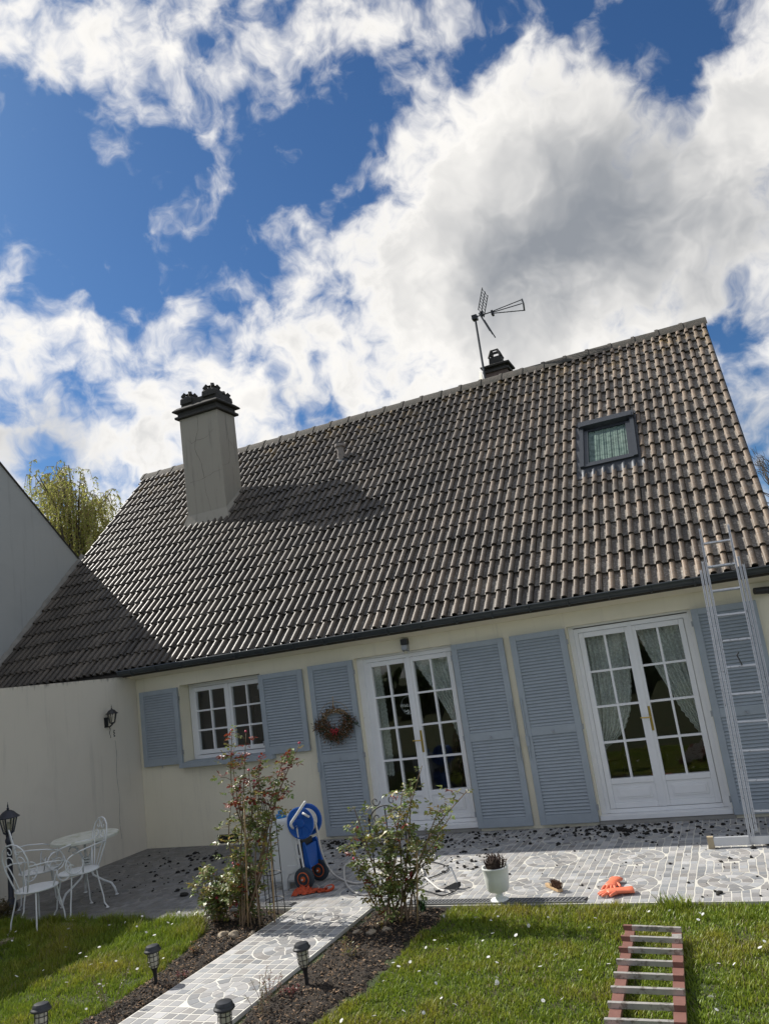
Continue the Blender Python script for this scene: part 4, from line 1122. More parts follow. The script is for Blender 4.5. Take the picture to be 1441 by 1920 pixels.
spots = [((-4.76, -2.73, .005), math.atan2(.7, -.7) + math.pi / 2 - math.pi * 0 + 0, 'white scrolled garden chair standing between the table and the lawn'),
         ((-4.88, -3.18, -.03), 0, 'white scrolled garden chair nearest the lawn, in front of the lamp post'),
         ((-5.44, -2.64, .005), -.65, 'white scrolled garden chair farthest back beside the lamp post')]
chs = [ch, copy_tree(ch), copy_tree(ch)]
for o, (loc, rz, lab) in zip(chs, spots): put(o, loc, rz, lab, 'chair', GRPC)
chs[0].rotation_euler.z = math.radians(158)
for o in chs: o.scale = (1.06, 1.06, 1.06)
def table():
    t = thing('garden_table', (0, 0, 0), 'round white metal garden table against the white wing wall', 'table'); tz = .66
    b = MB(); b.lathe([(.30, -.03), (.312, -.026), (.314, .0), (.305, .008), (.28, .006), (.02, .004)], 40, (0, 0, tz)); b.build('tabletop', M['tabletop'], t, smooth=40)
    b = MB()
    for z in (.34, .37, .40, .43): b.lathe([(.035, -.008), (.042, 0), (.035, .008)], 14, (0, 0, z))
    b.build('collar', M['steelw'], t, smooth=True)
    for k in range(3):
        a = R(20 + 120 * k); c, s = math.cos(a), math.sin(a); b = MB(); Q = lambda r, z: (c * r, s * r, z)
        b.tube([Q(.20, tz - .03), Q(.10, tz - .09), Q(.04, .46), Q(.035, .34), Q(.06, .24), Q(.16, .17), Q(.235, .13), Q(.262, .08), Q(.28, .012)], .011, 8)
        b.lathe([(.018, 0), (.02, .007), (.009, .014)], 10, Q(.28, 0)); b.tube(spiral(Vector(Q(.13, tz - .11)), .055, .02, 0, 5.5, 16, (c, s, 0), (0, 0, 1)), .006, 6)
        b.build('leg', M['steelw'], t, smooth=True)
    return t
M['tabletop'] = mat('weathered table top', (.62, .63, .56), .5, col2=(.45, .46, .33), cs=9, clo=.45, chi=.7, var=.1)
tb = table(); tb.location = (-5.10, -2.28, .005); tb.scale = (1.18, 1.18, 1.0)

# lanterns: post and wall
def lantern(t, c, r, h, nn=6, mroof=None):
    m = mroof or M['black']; c = Vector(c); b = MB()
    rb0, rt0 = r * .5, r * .88
    b.lathe([(r * .15, -h * .10), (rb0 * .9, -h * .03), (rb0 * 1.1, 0), (rb0 * 1.05, h * .03)], nn, c); b.build('base', m, t)
    b = MB()
    for k in range(nn):
        a = 2 * math.pi * k / nn; b.bar(c + Vector((rb0 * math.cos(a), rb0 * math.sin(a), 0)), c + Vector((rt0 * math.cos(a), rt0 * math.sin(a), h * .6)), r * .12, r * .12)
    b.build('cage', m, t)
    me = None
    for k in range(nn):
        a0, a1 = 2 * math.pi * k / nn, 2 * math.pi * (k + 1) / nn; b = MB(); q = .95
        b.add([c + Vector((rb0 * q * math.cos(a), rb0 * q * math.sin(a), h * .02)) for a in (a0, a1)] + [c + Vector((rt0 * q * math.cos(a), rt0 * q * math.sin(a), h * .59)) for a in (a1, a0)], [(0, 1, 2, 3)])
        b.build('pane', M['lglass'], t)
    b = MB(); b.lathe([(rt0 * 1.05, h * .60), (r * 1.2, h * .615), (r * 1.22, h * .64), (r * .95, h * .72), (r * .62, h * .86), (r * .3, h * .93), (r * .1, h * .95), (r * .16, h * 1.0), (r * .06, h * 1.05), (r * .09, h * 1.1), (r * .03, h * 1.2), (.002, h * 1.27)], nn * 2 if nn == 6 else nn, c); b.build('roof', m, t, smooth=30)
    b = MB(); b.lathe([(r * .12, h * .02), (r * .22, h * .1), (r * .25, h * .3), (r * .15, h * .42), (.005, h * .44)], 12, c); b.build('bulb', M['lampg'], t, smooth=True)
t = thing('lamp_post', (-5.93, -2.6, 0), 'short dark garden lamp post behind the white chairs', 'lamp')
b = MB(); b.lathe([(.075, -.05), (.07, .05), (.045, .09), (.03, .12), (.03, .70), (.042, .72), (.042, .75), (.03, .77), (.034, .80)], 14, (-5.93, -2.6, 0)); b.build('pole', M['darkblue'], t, smooth=40)
lantern(t, (-5.93, -2.6, .82), .105, .27, 6, M['darkblue'])
t = thing('wall_lantern', (XC, -.667, 1.95), 'black carriage lantern fixed to the white wing wall', 'lamp')
lantern(t, (XC + .12, -.667, 1.855), .072, .20)
b = MB(); b.box(XC + .001, XC + .014, -.70, -.634, 1.80, 1.94); b.tube([(XC + .012, -.667, 1.83), (XC + .06, -.667, 1.80), (XC + .12, -.667, 1.835)], .01, 8); b.build('bracket', M['black'], t)

# solar path lamps
def solar():
    t = thing('path_lamp', (0, 0, 0)); b = MB()
    b.lathe([(.004, -.10), (.012, 0), (.013, .08), (.017, .125), (.028, .15)], 12); b.build('stake', M['black'], t, smooth=40)
    b = MB(); b.lathe([(.022, .15), (.032, .17), (.037, .21), (.037, .262)], 18); b.build('lens', M['lampg'], t, smooth=40)
    b = MB()
    for k in range(8):
        a = k * math.pi / 4; c, s = math.cos(a), math.sin(a); b.tube([(c * .03, s * .03, .15), (c * .041, s * .041, .19), (c * .041, s * .041, .262)], .0022, 5)
    for z, r in ((.168, .038), (.20, .0415), (.235, .0415)): b.tube([(r * math.cos(a), r * math.sin(a), z) for a in np.linspace(0, 6.283, 20)[:-1]], .0022, 5, closed=True)
    b.build('cage', M['black'], t)
    b = MB(); b.lathe([(.036, .258), (.058, .262), (.064, .268), (.063, .276), (.054, .285), (.052, .296), (.044, .306), (.03, .309), (.004, .310)], 24); b.build('cap', M['lampcap'], t, smooth=30)
    return t
M['lampcap'] = mat('black lamp cap', (.03, .032, .036), .4)
s0 = solar()
sp = [((-2.38, -4.36, -.045), (.02, -.03, 0), 'black caged path lamp beside the left lawn, the one halfway along the bed'),
      ((-1.10, -4.30, -.045), (-.03, -.05, .4), 'black caged path lamp standing alone in the right soil bed'),
      ((-1.10, -5.26, -.03), (.02, .03, .8), 'black caged path lamp at the bottom edge, overlapping the path'),
      ((-2.42, -5.40, -.03), (-.02, .05, 1.3), 'black caged path lamp at the bottom edge, among the left lawn')]
ls = [s0] + [copy_tree(s0) for _ in range(3)]
for o, (loc, rot, lab) in zip(ls, sp): o.location = loc; o.rotation_euler = rot; tag(o, lab, 'lamp', 'solar path lamps')

# ------------------------------------------------------------------ extension ladder against the eaves
def ladder():
    t = thing('extension_ladder', (2.07, -1.19, 0), 'tall aluminium extension ladder leaning on the gutter', 'ladder')
    A = Vector((2.075, -1.19, .03)); Bq = Vector((2.165, -.315, 3.04)); D = (Bq - A); Lh = D.length; D.normalize()
    X = Vector((1, 0, 0)); X = (X - D * X.dot(D)).normalized(); Nf = X.cross(D)      # Nf: towards the house (away from viewer)
    if Nf.y < 0: Nf = -Nf
    # sections: half width, depth offset towards viewer, start, end
    secs = [(.212, .00, .0, 2.70), (.178, -.035, .05, 2.78), (.144, -.068, .10, Lh + .01)]
    for i, (hw, off, l0, l1) in enumerate(secs):
        b = MB()
        for s in (-1, 1):
            c0 = A + X * (s * hw) + Nf * off
            for q, w in ((-.008, .0028), (.008, .0028)): b.obox(c0 + D * ((l0 + l1) / 2) + X * (q * s), X, Nf, D, w, .030, (l1 - l0) / 2)
            b.obox(c0 + D * ((l0 + l1) / 2), X, Nf, D, .0055, .006, (l1 - l0) / 2)
        sec = b.build('section', M['alu'], t)
        n = int((l1 - l0) / .27); step = .27
        me = None
        for k in range(n + 1):
            l = l0 + .17 + k * step
            if l > l1 - .05: break
            if i != 2: continue
            r = MB(); r.obox(A + D * l + Nf * off, X, Nf, D, hw - .012, .021, .009); r.build('rung', M['alu'], sec)
    b = MB(); b.obox(A + Vector((-.02, .02, .03)), Vector((1, .015, 0)), Vector((0, 1, 0)), Vector((0, 0, 1)), .56, .02, .036); b.build('stabiliser', M['alu2'], t)
    for s in (-1, 1):
        b = MB(); b.obox(A + Vector((-.02 + s * .535, .02 + s * .008, .024)), X, Vector((0, 1, 0)), Vector((0, 0, 1)), .028, .026, .052); b.build('rubber_foot', M['buff'], t)
    b = MB(); b.tube([A + D * 1.75 + X * .0 + Nf * -.1, A + D * 1.72 + X * -.02 + Nf * -.13, A + D * 1.62 + X * .01 + Nf * -.12], .008, 6); b.build('hook', M['rubber'], t)
M['alu2'] = mat('clean aluminium bar', (.62, .64, .67), .45, metal=.6, var=.1)
M['buff'] = mat('buff rubber', (.40, .33, .22), .8)
ladder()

# ------------------------------------------------------------------ roof ladder lying on the lawn
def roof_ladder():
    t = thing('roof_ladder', (1.2, -4.2, 0), 'short roof ladder with brown rails lying on the lawn', 'ladder')
    La, Lb = Vector((1.02, -3.42, .035)), Vector((1.105, -5.42, .02)); Ra, Rb = Vector((1.335, -3.46, .035)), Vector((1.465, -5.40, .02))
    for p, q in ((La, Lb), (Ra, Rb)):
        b = MB(); b.bar(p, q, .066, .028); b.build('rail', M['brown'], t)
    n = 11
    for k in range(n):
        u = k / (n - 1) * .98 + .004; p, q = La.lerp(Lb, u), Ra.lerp(Rb, u); dd = (q - p).normalized(); up = Vector((0, 0, .0295))
        b = MB(); b.bar(p - dd * .04 + up, q + dd * .035 + up, .026, .030); ru = b.build('rung', M['alu3'], t)
        for e, f in ((p - dd * .0405, p + dd * .02), (q - dd * .025, q + dd * .0355)):
            if random.random() < .5: b = MB(); b.bar(e + up, f + up, .0272, .0312); b.build('painted_end', M['brown'], ru)
    b = MB(); b.bar(Ra.lerp(Rb, .03) + Vector((0, 0, .017)), Ra.lerp(Rb, .085) + Vector((0, 0, .017)), .061, .004); b.build('bare_patch', M['alu3'], t)
M['alu3'] = mat('weathered aluminium rung', (.50, .48, .45), .45, metal=.45, var=.25, vs=16, col2=(.28, .25, .22), cs=25, clo=.52, chi=.62)
roof_ladder()

# ------------------------------------------------------------------ spray tank trolley with hose reel
def trolley():
    t = thing('sprayer_trolley', (-2.45, -1.97, 0), 'white tank trolley with blue hose reel and orange rimmed wheels', 'trolley')
    b = MB(); y0, y1 = -2.13, -1.81
    prof = [(-2.76, .06), (-2.43, .06), (-2.41, .10), (-2.41, .34), (-2.415, .44), (-2.435, .50), (-2.46, .57), (-2.475, .64), (-2.505, .685), (-2.56, .69), (-2.74, .69), (-2.765, .65), (-2.77, .12)]
    b.prism(prof, (0, y0, 0), (1, 0, 0), (0, 0, 1), (0, 1, 0), y1 - y0); tk = b.build('tank', M['tank'], t, smooth=50)
    md = tk.modifiers.new('b', 'BEVEL'); md.width = .035; md.segments = 4; md.angle_limit = R(50)
    b = MB(); b.lathe([(.045, .69), (.055, .70), (.055, .735), (.03, .74), (.03, .77), (.008, .775)], 16, (-2.60, -2.05, -.01)); b.build('tank_cap', M['bluec'], t, smooth=40)
    # moulded skirt of the tank over the axle
    b = MB(); b.prism([(-2.62, .0), (-2.56, .0), (-2.55, .10), (-2.52, .15), (-2.44, .17), (-2.40, .17), (-2.40, .23), (-2.54, .23), (-2.60, .17), (-2.62, .1)], (0, y0 - .012, 0), (1, 0, 0), (0, 0, 1), (0, 1, 0), .05); b.build('skirt', M['tank'], t)
    # blue frame
    b = MB()
    for y in (y0 + .01, y1 - .06):
        b.prism([(-2.41, .16), (-2.30, .14), (-2.285, .20), (-2.315, .40), (-2.34, .44), (-2.41, .42)], (0, y + .02, 0), (1, 0, 0), (0, 0, 1), (0, 1, 0), .03)
    b.box(-2.345, -2.32, y0 + .06, y1 - .06, .18, .40); b.build('frame', M['blue'], t)
    b = MB(); b.box(-2.405, -2.35, y0 + .028, y1 - .08, .2, .46); b.build('pump', M['black'], t)
    b = MB()
    yf = y0 - .012
    b.tube([(-2.40, yf, .60), (-2.40, yf, .40), (-2.385, yf, .2)], .013, 8); b.tube([(-2.36, yf - .01, .62), (-2.35, yf - .01, .40), (-2.33, yf - .01, .17)], .011, 8)
    for z in (.30, .44): b.box(-2.42, -2.37, yf - .006, yf + .008, z, z + .03)
    b.build('bracket', M['tank'], t, smooth=40)
    # reel
    RC = Vector((-2.31, 0, .645)); AX = (Vector((1, 0, 0)), Vector((0, 0, 1)), Vector((0, -1, 0)))
    b = MB()
    for y in (-2.15, -1.98):
        b.lathe([(.03, -.004), (.146, -.006), (.158, .004), (.158, .012), (.148, .016), (.142, .008), (.05, .006), (.04, .02), (.02, .022)], 36, RC + Vector((0, y, 0)), axes=AX)
    b.lathe([(.09, 0), (.09, .16)], 24, RC + Vector((0, -1.985, 0)), axes=AX)
    rl = b.build('hose_reel', M['blue'], t, smooth=30)
    b = MB()
    for k in range(7):
        a = k * 2 * math.pi / 7 + .2; p = RC + Vector((0, -2.162, 0)); dv = Vector((math.cos(a), 0, math.sin(a))); b.bar(p + dv * .05, p + dv * .12, .012, .008, up=(0, 1, 0))
    b.build('rib', M['blue'], rl)
    b = MB()
    for k in range(5): b.tube([RC + Vector((.105 * math.cos(a), -2.12 + k * .028, .105 * math.sin(a))) for a in np.linspace(0, 6.283, 26)[:-1]], .011, 6, closed=True)
    b.build('wound_hose', M['hose'], rl, smooth=True)
    b = MB(); b.tube([(-2.40, -2.165, .60), (-2.40, -2.20, .64), (-2.385, -2.21, .665), (-2.20, -2.215, .85), (-2.19, -2.215, .86)], .014, 8); b.tube([(-2.26, -2.18, .745), (-2.19, -2.17, .70)], .012, 6); b.build('crank_handle', M['tank'], t, smooth=True)
    for y, lab in ((-2.155, 1), (-1.835, 2)):
        c = Vector((-2.335, y, .108)); b = MB(); b.lathe([(.068, -.03), (.085, -.034), (.102, -.028), (.108, -.012), (.108, .012), (.102, .028), (.085, .034), (.068, .03)], 32, c, axes=AX)
        wh = b.build('wheel', M['tyre'], t, smooth=40)
        b = MB(); b.lathe([(.069, .0), (.069, .030), (.060, .034), (.055, .018), (.028, .016), (.026, .034), (.012, .036), (.010, .045), (.001, .046)], 24, c, axes=AX); b.build('rim', M['orange'], wh, smooth=30)
        b = MB(); b.lathe([(.009, .04), (.009, .055), (.001, .056)], 10, c, axes=AX); b.build('axle_cap', M['tank'], wh)
M['bluec'] = mat('light blue cap', (.04, .26, .62), .35)
trolley()

# ------------------------------------------------------------------ hoses and cable on the terrace
def smooth_pts(P, n=8):
    P = [Vector(p) for p in P]; out = []
    for i in range(len(P) - 1):
        a, b_, c, e = P[max(i - 1, 0)], P[i], P[i + 1], P[min(i + 2, len(P) - 1)]
        for k in range(n):
            t = k / n; out.append(.5 * ((2 * b_) + (c - a) * t + (2 * a - 5 * b_ + 4 * c - e) * t * t + (3 * b_ - a - 3 * c + e) * t ** 3))
    out.append(P[-1]); return out
def hose(name, P, r, m, lab, cat='hose', grp=None):
    P = [(p[0], p[1], (p[2] if len(p) > 2 else r + .006)) for p in P]
    b = MB(); b.tube(smooth_pts(P), r, 7); o = b.build(name, m, smooth=True, at=P[-1])
    return tag(o, lab, cat, grp)
hose('reel_hose', [(-2.20, -2.05, .66), (-2.20, -2.02, .50), (-2.225, -1.95, .33), (-2.235, -1.85, .16), (-2.20, -1.80, .05), (-2.05, -1.89), (-1.861, -2.018), (-1.753, -2.013), (-1.654, -1.919), (-1.62, -1.5), (-1.618, -1.053), (-1.587, -.826), (-1.478, -.842), (-1.317, -1.093), (-1.295, -1.286), (-1.34, -1.463), (-1.188, -1.774), (-1.161, -1.961), (-1.198, -2.092), (-1.295, -2.215), (-1.39, -2.335)], .011, M['hose'], 'pale hose running from the blue reel across the terrace behind the rose bush')
hose('looped_hose', [(-2.22, -1.125), (-2.30, -1.30), (-2.162, -1.63), (-1.932, -2.035), (-1.699, -2.316), (-1.5, -2.40), (-1.25, -2.32), (-1.1, -2.2), (-1.089, -2.144, .03), (-1.073, -2.036, .05), (-.987, -2.108, .03), (-.835, -2.288), (-.76, -2.34)], .010, M['hose'], 'pale looped hose ending at the spray gun on the terrace')
hose('black_cable', [(-1.40, -1.33), (-1.284, -1.314), (-1.07, -1.468), (-.983, -1.627), (-1.015, -1.791), (-1.121, -1.987), (-1.18, -2.137), (-1.153, -2.203), (-1.047, -2.253), (-.876, -2.367), (-.734, -2.455), (-.672, -2.36)], .0055, M['rubber'], 'thin black cable looping on the sunlit terrace', 'cable')

# spray gun
t = thing('spray_gun', (-.73, -2.28, 0), 'black spray gun with a metal lance lying on the terrace', 'tool')
b = MB(); b.prism([(-.09, 0), (.06, -.015), (.09, .0), (.09, .035), (.05, .045), (-.06, .035), (-.095, .022)], (-.73, -2.26, .005), (.92, -.1, .28), (-.1, .3, .9), (.2, .93, -.1), .045); b.build('body', M['rubber'], t)
b = MB(); b.tube([(-.66, -2.25, .05), (-.70, -2.20, .11), (-.735, -2.16, .165)], .008, 8); b.tube([(-.735, -2.16, .165), (-.76, -2.155, .172)], .010, 8); b.build('lance', M['zinc2'], t)
b = MB(); b.tube([(-.79, -2.30, .012), (-.86, -2.33, .01)], .012, 8); b.tube([(-.72, -2.31, .01), (-.66, -2.34, .012), (-.64, -2.31, .03)], .006, 6); b.build('trigger', M['rubber'], t)

# ------------------------------------------------------------------ orange strap bundle, urn, brush, gloves
def rag():
    random.seed(77); b = MB(); nu, nv = 44, 16; V = []; Fs = []
    for i in range(nu + 1):
        u = i / nu
        for j in range(nv + 1):
            v = j / nv - .5; w = .20 * (1 - .75 * min(1, u * 1.5)) + .045
            x = -2.36 + .30 * u; y = -2.30 + .07 * u + v * w * .8
            f = noise.noise(Vector((u * 9, v * 7, 1))); g = noise.noise(Vector((u * 16, v * 12, 6)))
            z = .012 + max(0, .045 * (1 - .5 * u) * (1 - 4 * v * v) + .05 * f + .025 * g) * (.55 + .45 * (u < .45)) + .0
            V.append((x + .02 * g, y + .02 * f, z))
    for i in range(nu):
        for j in range(nv): a = i * (nv + 1) + j; Fs.append((a, a + nv + 1, a + nv + 2, a + 1))
    b.add(V, Fs)
    b.tube(smooth_pts([(-2.10, -2.24, .015), (-2.05, -2.22, .05), (-2.0, -2.2, .055), (-1.985, -2.215, .03), (-2.03, -2.245, .012), (-2.1, -2.26, .012)]), .016, 6, flat=.25)
    o = b.build('orange_strap', M['rag'], smooth=True, at=(-2.2, -2.27, 0)); md = o.modifiers.new('s', 'SOLIDIFY'); md.thickness = .003
    tag(o, 'crumpled orange strap bundle on the tiles below the trolley wheel', 'strap')
rag()
t = thing('garden_urn', (-.165, -2.60, 0), 'white footed urn planter with dried stems at the terrace edge', 'planter')
b = MB(); b.lathe([(.078, 0), (.08, .008), (.07, .016), (.035, .03), (.03, .055), (.045, .075), (.085, .082), (.098, .10), (.108, .20), (.112, .262), (.116, .268), (.114, .276), (.104, .276), (.100, .255), (.005, .25)], 36, (-.165, -2.60, .004)); b.build('bowl', M['urn'], t, smooth=40)
b = MB(); b.lathe([(.101, .245), (.06, .258), (.005, .262)], 20, (-.165, -2.6, 0)); b.build('soil', M['soil'], t, smooth=True)
b = MB(); random.seed(4)
for k in range(90):
    a = random.uniform(0, 6.28); r = random.uniform(0, .075); p = Vector((-.165 + r * math.cos(a), -2.6 + r * math.sin(a), .25)); h = random.uniform(.07, .13) * (1.1 - r * 3); o = Vector((math.cos(a), math.sin(a), 0)) * r * .5
    q = p + Vector((0, 0, h)) + o; b.tube([p, p.lerp(q, .5) + Vector((random.gauss(0, .006), random.gauss(0, .006), 0)), q], [.004, .005, .003], 4)
    for i in range(7): s = p.lerp(q, random.uniform(.3, 1)); b.lump((s.x + random.gauss(0, .006), s.y + random.gauss(0, .006), s.z), .006, k * 9 + i, 1, 0 + 1)
b.build('dried_stems', M['dry'], t)

t = thing('scrub_brush', (.25, -2.31, 0), 'wooden scrubbing brush with brown bristles on the sunlit terrace', 'brush')
a = Vector((.66, -.75, 0)).normalized(); c = Vector((.75, .66, 0)).normalized(); o = Vector((.25, -2.32, 0))
b = MB(); pr = [(-.14, -.012), (-.12, -.02), (-.03, -.024), (.10, -.024), (.115, -.015), (.115, .015), (.10, .024), (-.03, .024), (-.12, .02), (-.14, .012)]
b.prism(pr, o + Vector((0, 0, .006)), a, c, (0, 0, 1), .022); b.build('handle', M['wood'], t)
b = MB(); random.seed(9)
for k in range(260):
    u, v = random.uniform(-.03, .105), random.uniform(-.022, .022); p = o + a * u + c * v + Vector((0, 0, .027)); q = p + a * random.gauss(.012, .014) + c * random.gauss(0, .016) + Vector((0, 0, random.uniform(.04, .062)))
    b.tube([p, q], [.0022, .0016], 3)
b.build('bristles', M['bristle'], t)

def glove(name, o, a, lab, curl, seed):
    """rubber glove lying flat: a = pointing direction of the fingers"""
    random.seed(seed); o = Vector(o); a = Vector((a[0], a[1], 0)).normalized(); c = Vector((-a.y, a.x, 0)); z = Vector((0, 0, 1))
    t = MB()
    def loft(secs, n=12):
        V = []; Fs = []
        for (u, v, w, h, zz) in secs:
            for k in range(n):
                an = 2 * math.pi * k / n; wr = 1 + .10 * noise.noise(Vector((u * 40, math.cos(an) * 2, seed + math.sin(an) * 2)))
                V.append(o + a * u + c * (v + w * math.cos(an) * wr) + z * (zz + h * math.sin(an) * wr))
        m = len(secs)
        for i in range(m - 1):
            for k in range(n): Fs.append((i * n + k, i * n + (k + 1) % n, (i + 1) * n + (k + 1) % n, (i + 1) * n + k))
        Fs.append(tuple(reversed(range(n)))); Fs.append(tuple((m - 1) * n + k for k in range(n))); t.add(V, Fs)
    loft([(-.145, .0, .058, .020, .022), (-.14, 0, .062, .022, .024), (-.10, 0, .052, .022, .026), (-.05, 0, .045, .022, .026), (0, 0, .050, .024, .026), (.05, .002, .053, .023, .026), (.075, .002, .050, .018, .024)])
    for i, (v, l, sp) in enumerate(((-.039, .058, -.3), (-.013, .078, -.08), (.014, .072, .1), (.038, .055, .3))):
        loft([(.06, v, .012, .013, .024), (.08, v + sp * .012, .0135, .0135, .026), (.06 + l * .6, v + sp * .035, .0125, .012, .024 - curl * .004), (.06 + l, v + sp * .05, .010, .010, .016), (.068 + l, v + sp * .052, .004, .005, .013)], 8)
    loft([(-.005, .042, .014, .016, .024), (.02, .062, .0145, .015, .026), (.045, .078, .013, .013, .022), (.062, .083, .006, .007, .018)], 8)
    ob = t.build(name, M['glove'], smooth=True, at=o); tag(ob, lab, 'glove', 'pair of rubber gloves'); return ob
glove('rubber_glove', (.80, -2.50, .006), (-.95, -.25), 'salmon rubber glove lying nearest the lawn with its fingers pointing away from the ladder', .5, 3)
glove('rubber_glove', (.745, -2.30, .006), (-.12, -.99), 'salmon rubber glove lying behind the other, fingers towards the lawn', 1.0, 5)

# ------------------------------------------------------------------ moss scraped off the roof
MC = [[-1.036, -0.95, 0.025], [-1.036, -1.139, 0.018], [-0.45, -0.371, 0.016], [-0.988, -0.221, 0.029], [-0.881, -0.22, 0.029], [0.56, -0.274, 0.041], [0.659, -0.53, 0.033], [0.661, -0.343, 0.029], [1.144, -0.727, 0.018], [1.02, -0.273, 0.016], [1.655, -0.735, 0.016], [1.701, -0.786, 0.016], [1.792, -0.726, 0.018], [1.877, -0.516, 0.033], [1.17, -1.658, 0.016], [1.353, -2.234, 0.014], [1.595, -2.513, 0.029], [0.479, -2.24, 0.014], [1.603, -1.648, 0.016], [1.672, -1.554, 0.016], [-0.715, -1.628, 0.016], [-0.282, -1.837, 0.016], [2.007, -1.143, 0.018], [0.437, -0.581, 0.018], [0.889, -0.837, 0.016], [0.958, -0.891, 0.018], [-5.026, -0.45, 0.035], [-5.029, -0.595, 0.031], [-4.38, -1.252, 0.04], [-4.585, -1.355, 0.026], [-4.417, -1.395, 0.02], [-4.218, -1.741, 0.018], [-4.747, -1.924, 0.018], [-5.038, -1.31, 0.02], [-4.003, -2.081, 0.026], [-3.776, -2.264, 0.045], [-2.528, -0.482, 0.05], [-2.948, -0.271, 0.038], [-2.549, -1.217, 0.021], [-2.526, -0.929, 0.017], [-4.471, -0.67, 0.055]]
for k, (x, y, r) in enumerate(MC):
    b = MB(); b.lump((x, y, .006 + r * .12), r * .95, 100 + k, .55, 2)
    for q in range(3): b.lump((x + random.gauss(0, r), y + random.gauss(0, r), .006 + r * .08), r * random.uniform(.3, .6), 300 + k * 5 + q, .6, 1)
    o = b.build('moss_clump', M['moss'], at=(x, y, 0))
    where = 'in the shade below the french doors' if x > -3.2 and y > -.95 else ('on the sunlit paving' if x > -3.2 else 'on the shaded paving near the garden chairs')
    tag(o, 'black clump of scraped moss lying ' + where, 'moss', 'moss clumps ' + where)
b = MB(); random.seed(12)
def crumbs(n, fx, fy, rs):
    for k in range(n):
        x, y = fx(), fy()
        if not (XC + .05 < x < 3.4 and TE + .05 < y < -.03): continue
        r = rs * math.exp(random.gauss(0, .55)); b.lump((x, y, .005 + r * .1), min(r, .03), random.randrange(9999), .6, 1)
u = random.uniform; gs = random.gauss
crumbs(260, lambda: u(-3.3, 2.6), lambda: -abs(gs(0, .45)) - .05, .0105)
crumbs(130, lambda: gs(-2.55, .45), lambda: gs(-.45, .3), .016)
crumbs(130, lambda: gs(.55, .35), lambda: gs(-.33, .18), .016)
crumbs(70, lambda: gs(-.9, .35), lambda: gs(-.35, .25), .011)
crumbs(90, lambda: gs(-4.6, .45), lambda: gs(-.8, .3), .013)
crumbs(80, lambda: gs(-4.6, .6), lambda: gs(-1.7, .5), .010)
crumbs(110, lambda: u(-3, 2.4), lambda: u(-2.6, -.8), .0065)
crumbs(50, lambda: gs(-.85, .2), lambda: gs(-1.5, .2), .009)
crumbs(40, lambda: gs(2.0, .3), lambda: gs(-.9, .3), .012)
tag(b.build('moss_debris', M['moss']), 'scattered crumbs of black roof moss over the terrace', 'moss', kind='stuff')

# ------------------------------------------------------------------ wreath on the shutter
def wreath():
    random.seed(14); c = Vector((-2.87, -.085, 1.47)); t = thing('wreath', c, 'dried twig wreath with red bow hanging on the tall shutter', 'wreath'); R0 = .185
    b = MB()
    for k in range(40):
        a0 = random.uniform(0, 6.28); P = []
        for i in range(9): a = a0 + i * .22; rr0 = R0 + .03 * math.sin(a * 3 + k) + random.gauss(0, .012); P.append(c + Vector((rr0 * math.cos(a), random.gauss(0, .012), rr0 * math.sin(a) * .85)))
        b.tube(P, .0035, 4)
    b.tube([c + Vector((.24 * math.cos(a), 0, .25 * math.sin(a) + .02)) for a in np.linspace(.2, 2.9, 16)], .003, 4)
    b.build('ring', M['cane'], t)
    b = MB()
    for k in range(1700):
        a = random.uniform(2.9, 6.7) if random.random() < .82 else random.uniform(0, 6.28); w = .065 if math.sin(a) < .25 else .03
        p = c + Vector(((R0 + gs(0, w)) * math.cos(a), -abs(gs(0, .02)), (R0 + gs(0, w)) * math.sin(a) * .85)); g = random.random()
        col = (.10 + .10 * g, .055 + .04 * g, .035) if random.random() < .72 else (.02, .045, .02)
        tree_leaf(b, p, Vector((gs(0, 1) + math.cos(a), gs(-.3, .6), gs(0, 1) + math.sin(a))), u(.03, .07), .008, col)
    b.build('dried_foliage', M['chip'], t)
    b = MB()
    for k in range(60): a = random.uniform(0, 6.28); b.lump(c + Vector((R0 * math.cos(a) * random.gauss(1, .15), -.03, R0 * .85 * math.sin(a) * random.gauss(1, .15))), .006, k, 1, 1)
    b.build('berries', M['caulk'], t)
    b = MB(); o = c + Vector((0, -.05, -.10))
    for s in (-1, 1): b.tube([o, o + Vector((s * .04, -.01, .025)), o + Vector((s * .06, 0, .0)), o + Vector((s * .035, .0, -.02)), o], .011, 6); b.tube([o, o + Vector((s * .03, 0, -.06))], .007, 5)
    b.build('bow', M['red'], t)
    b = MB(); b.tube([c + Vector((0, .0, .15)), c + Vector((0, .01, .30)), c + Vector((0, .02, .34))], .005, 5)
    for k in range(10): b.tube([c + Vector((0, 0, .27)), c + Vector((gs(0, .012), gs(-.01, .005), .27 - u(.05, .13)))], .002, 3)
    b.build('string', M['cane'], t)
wreath()

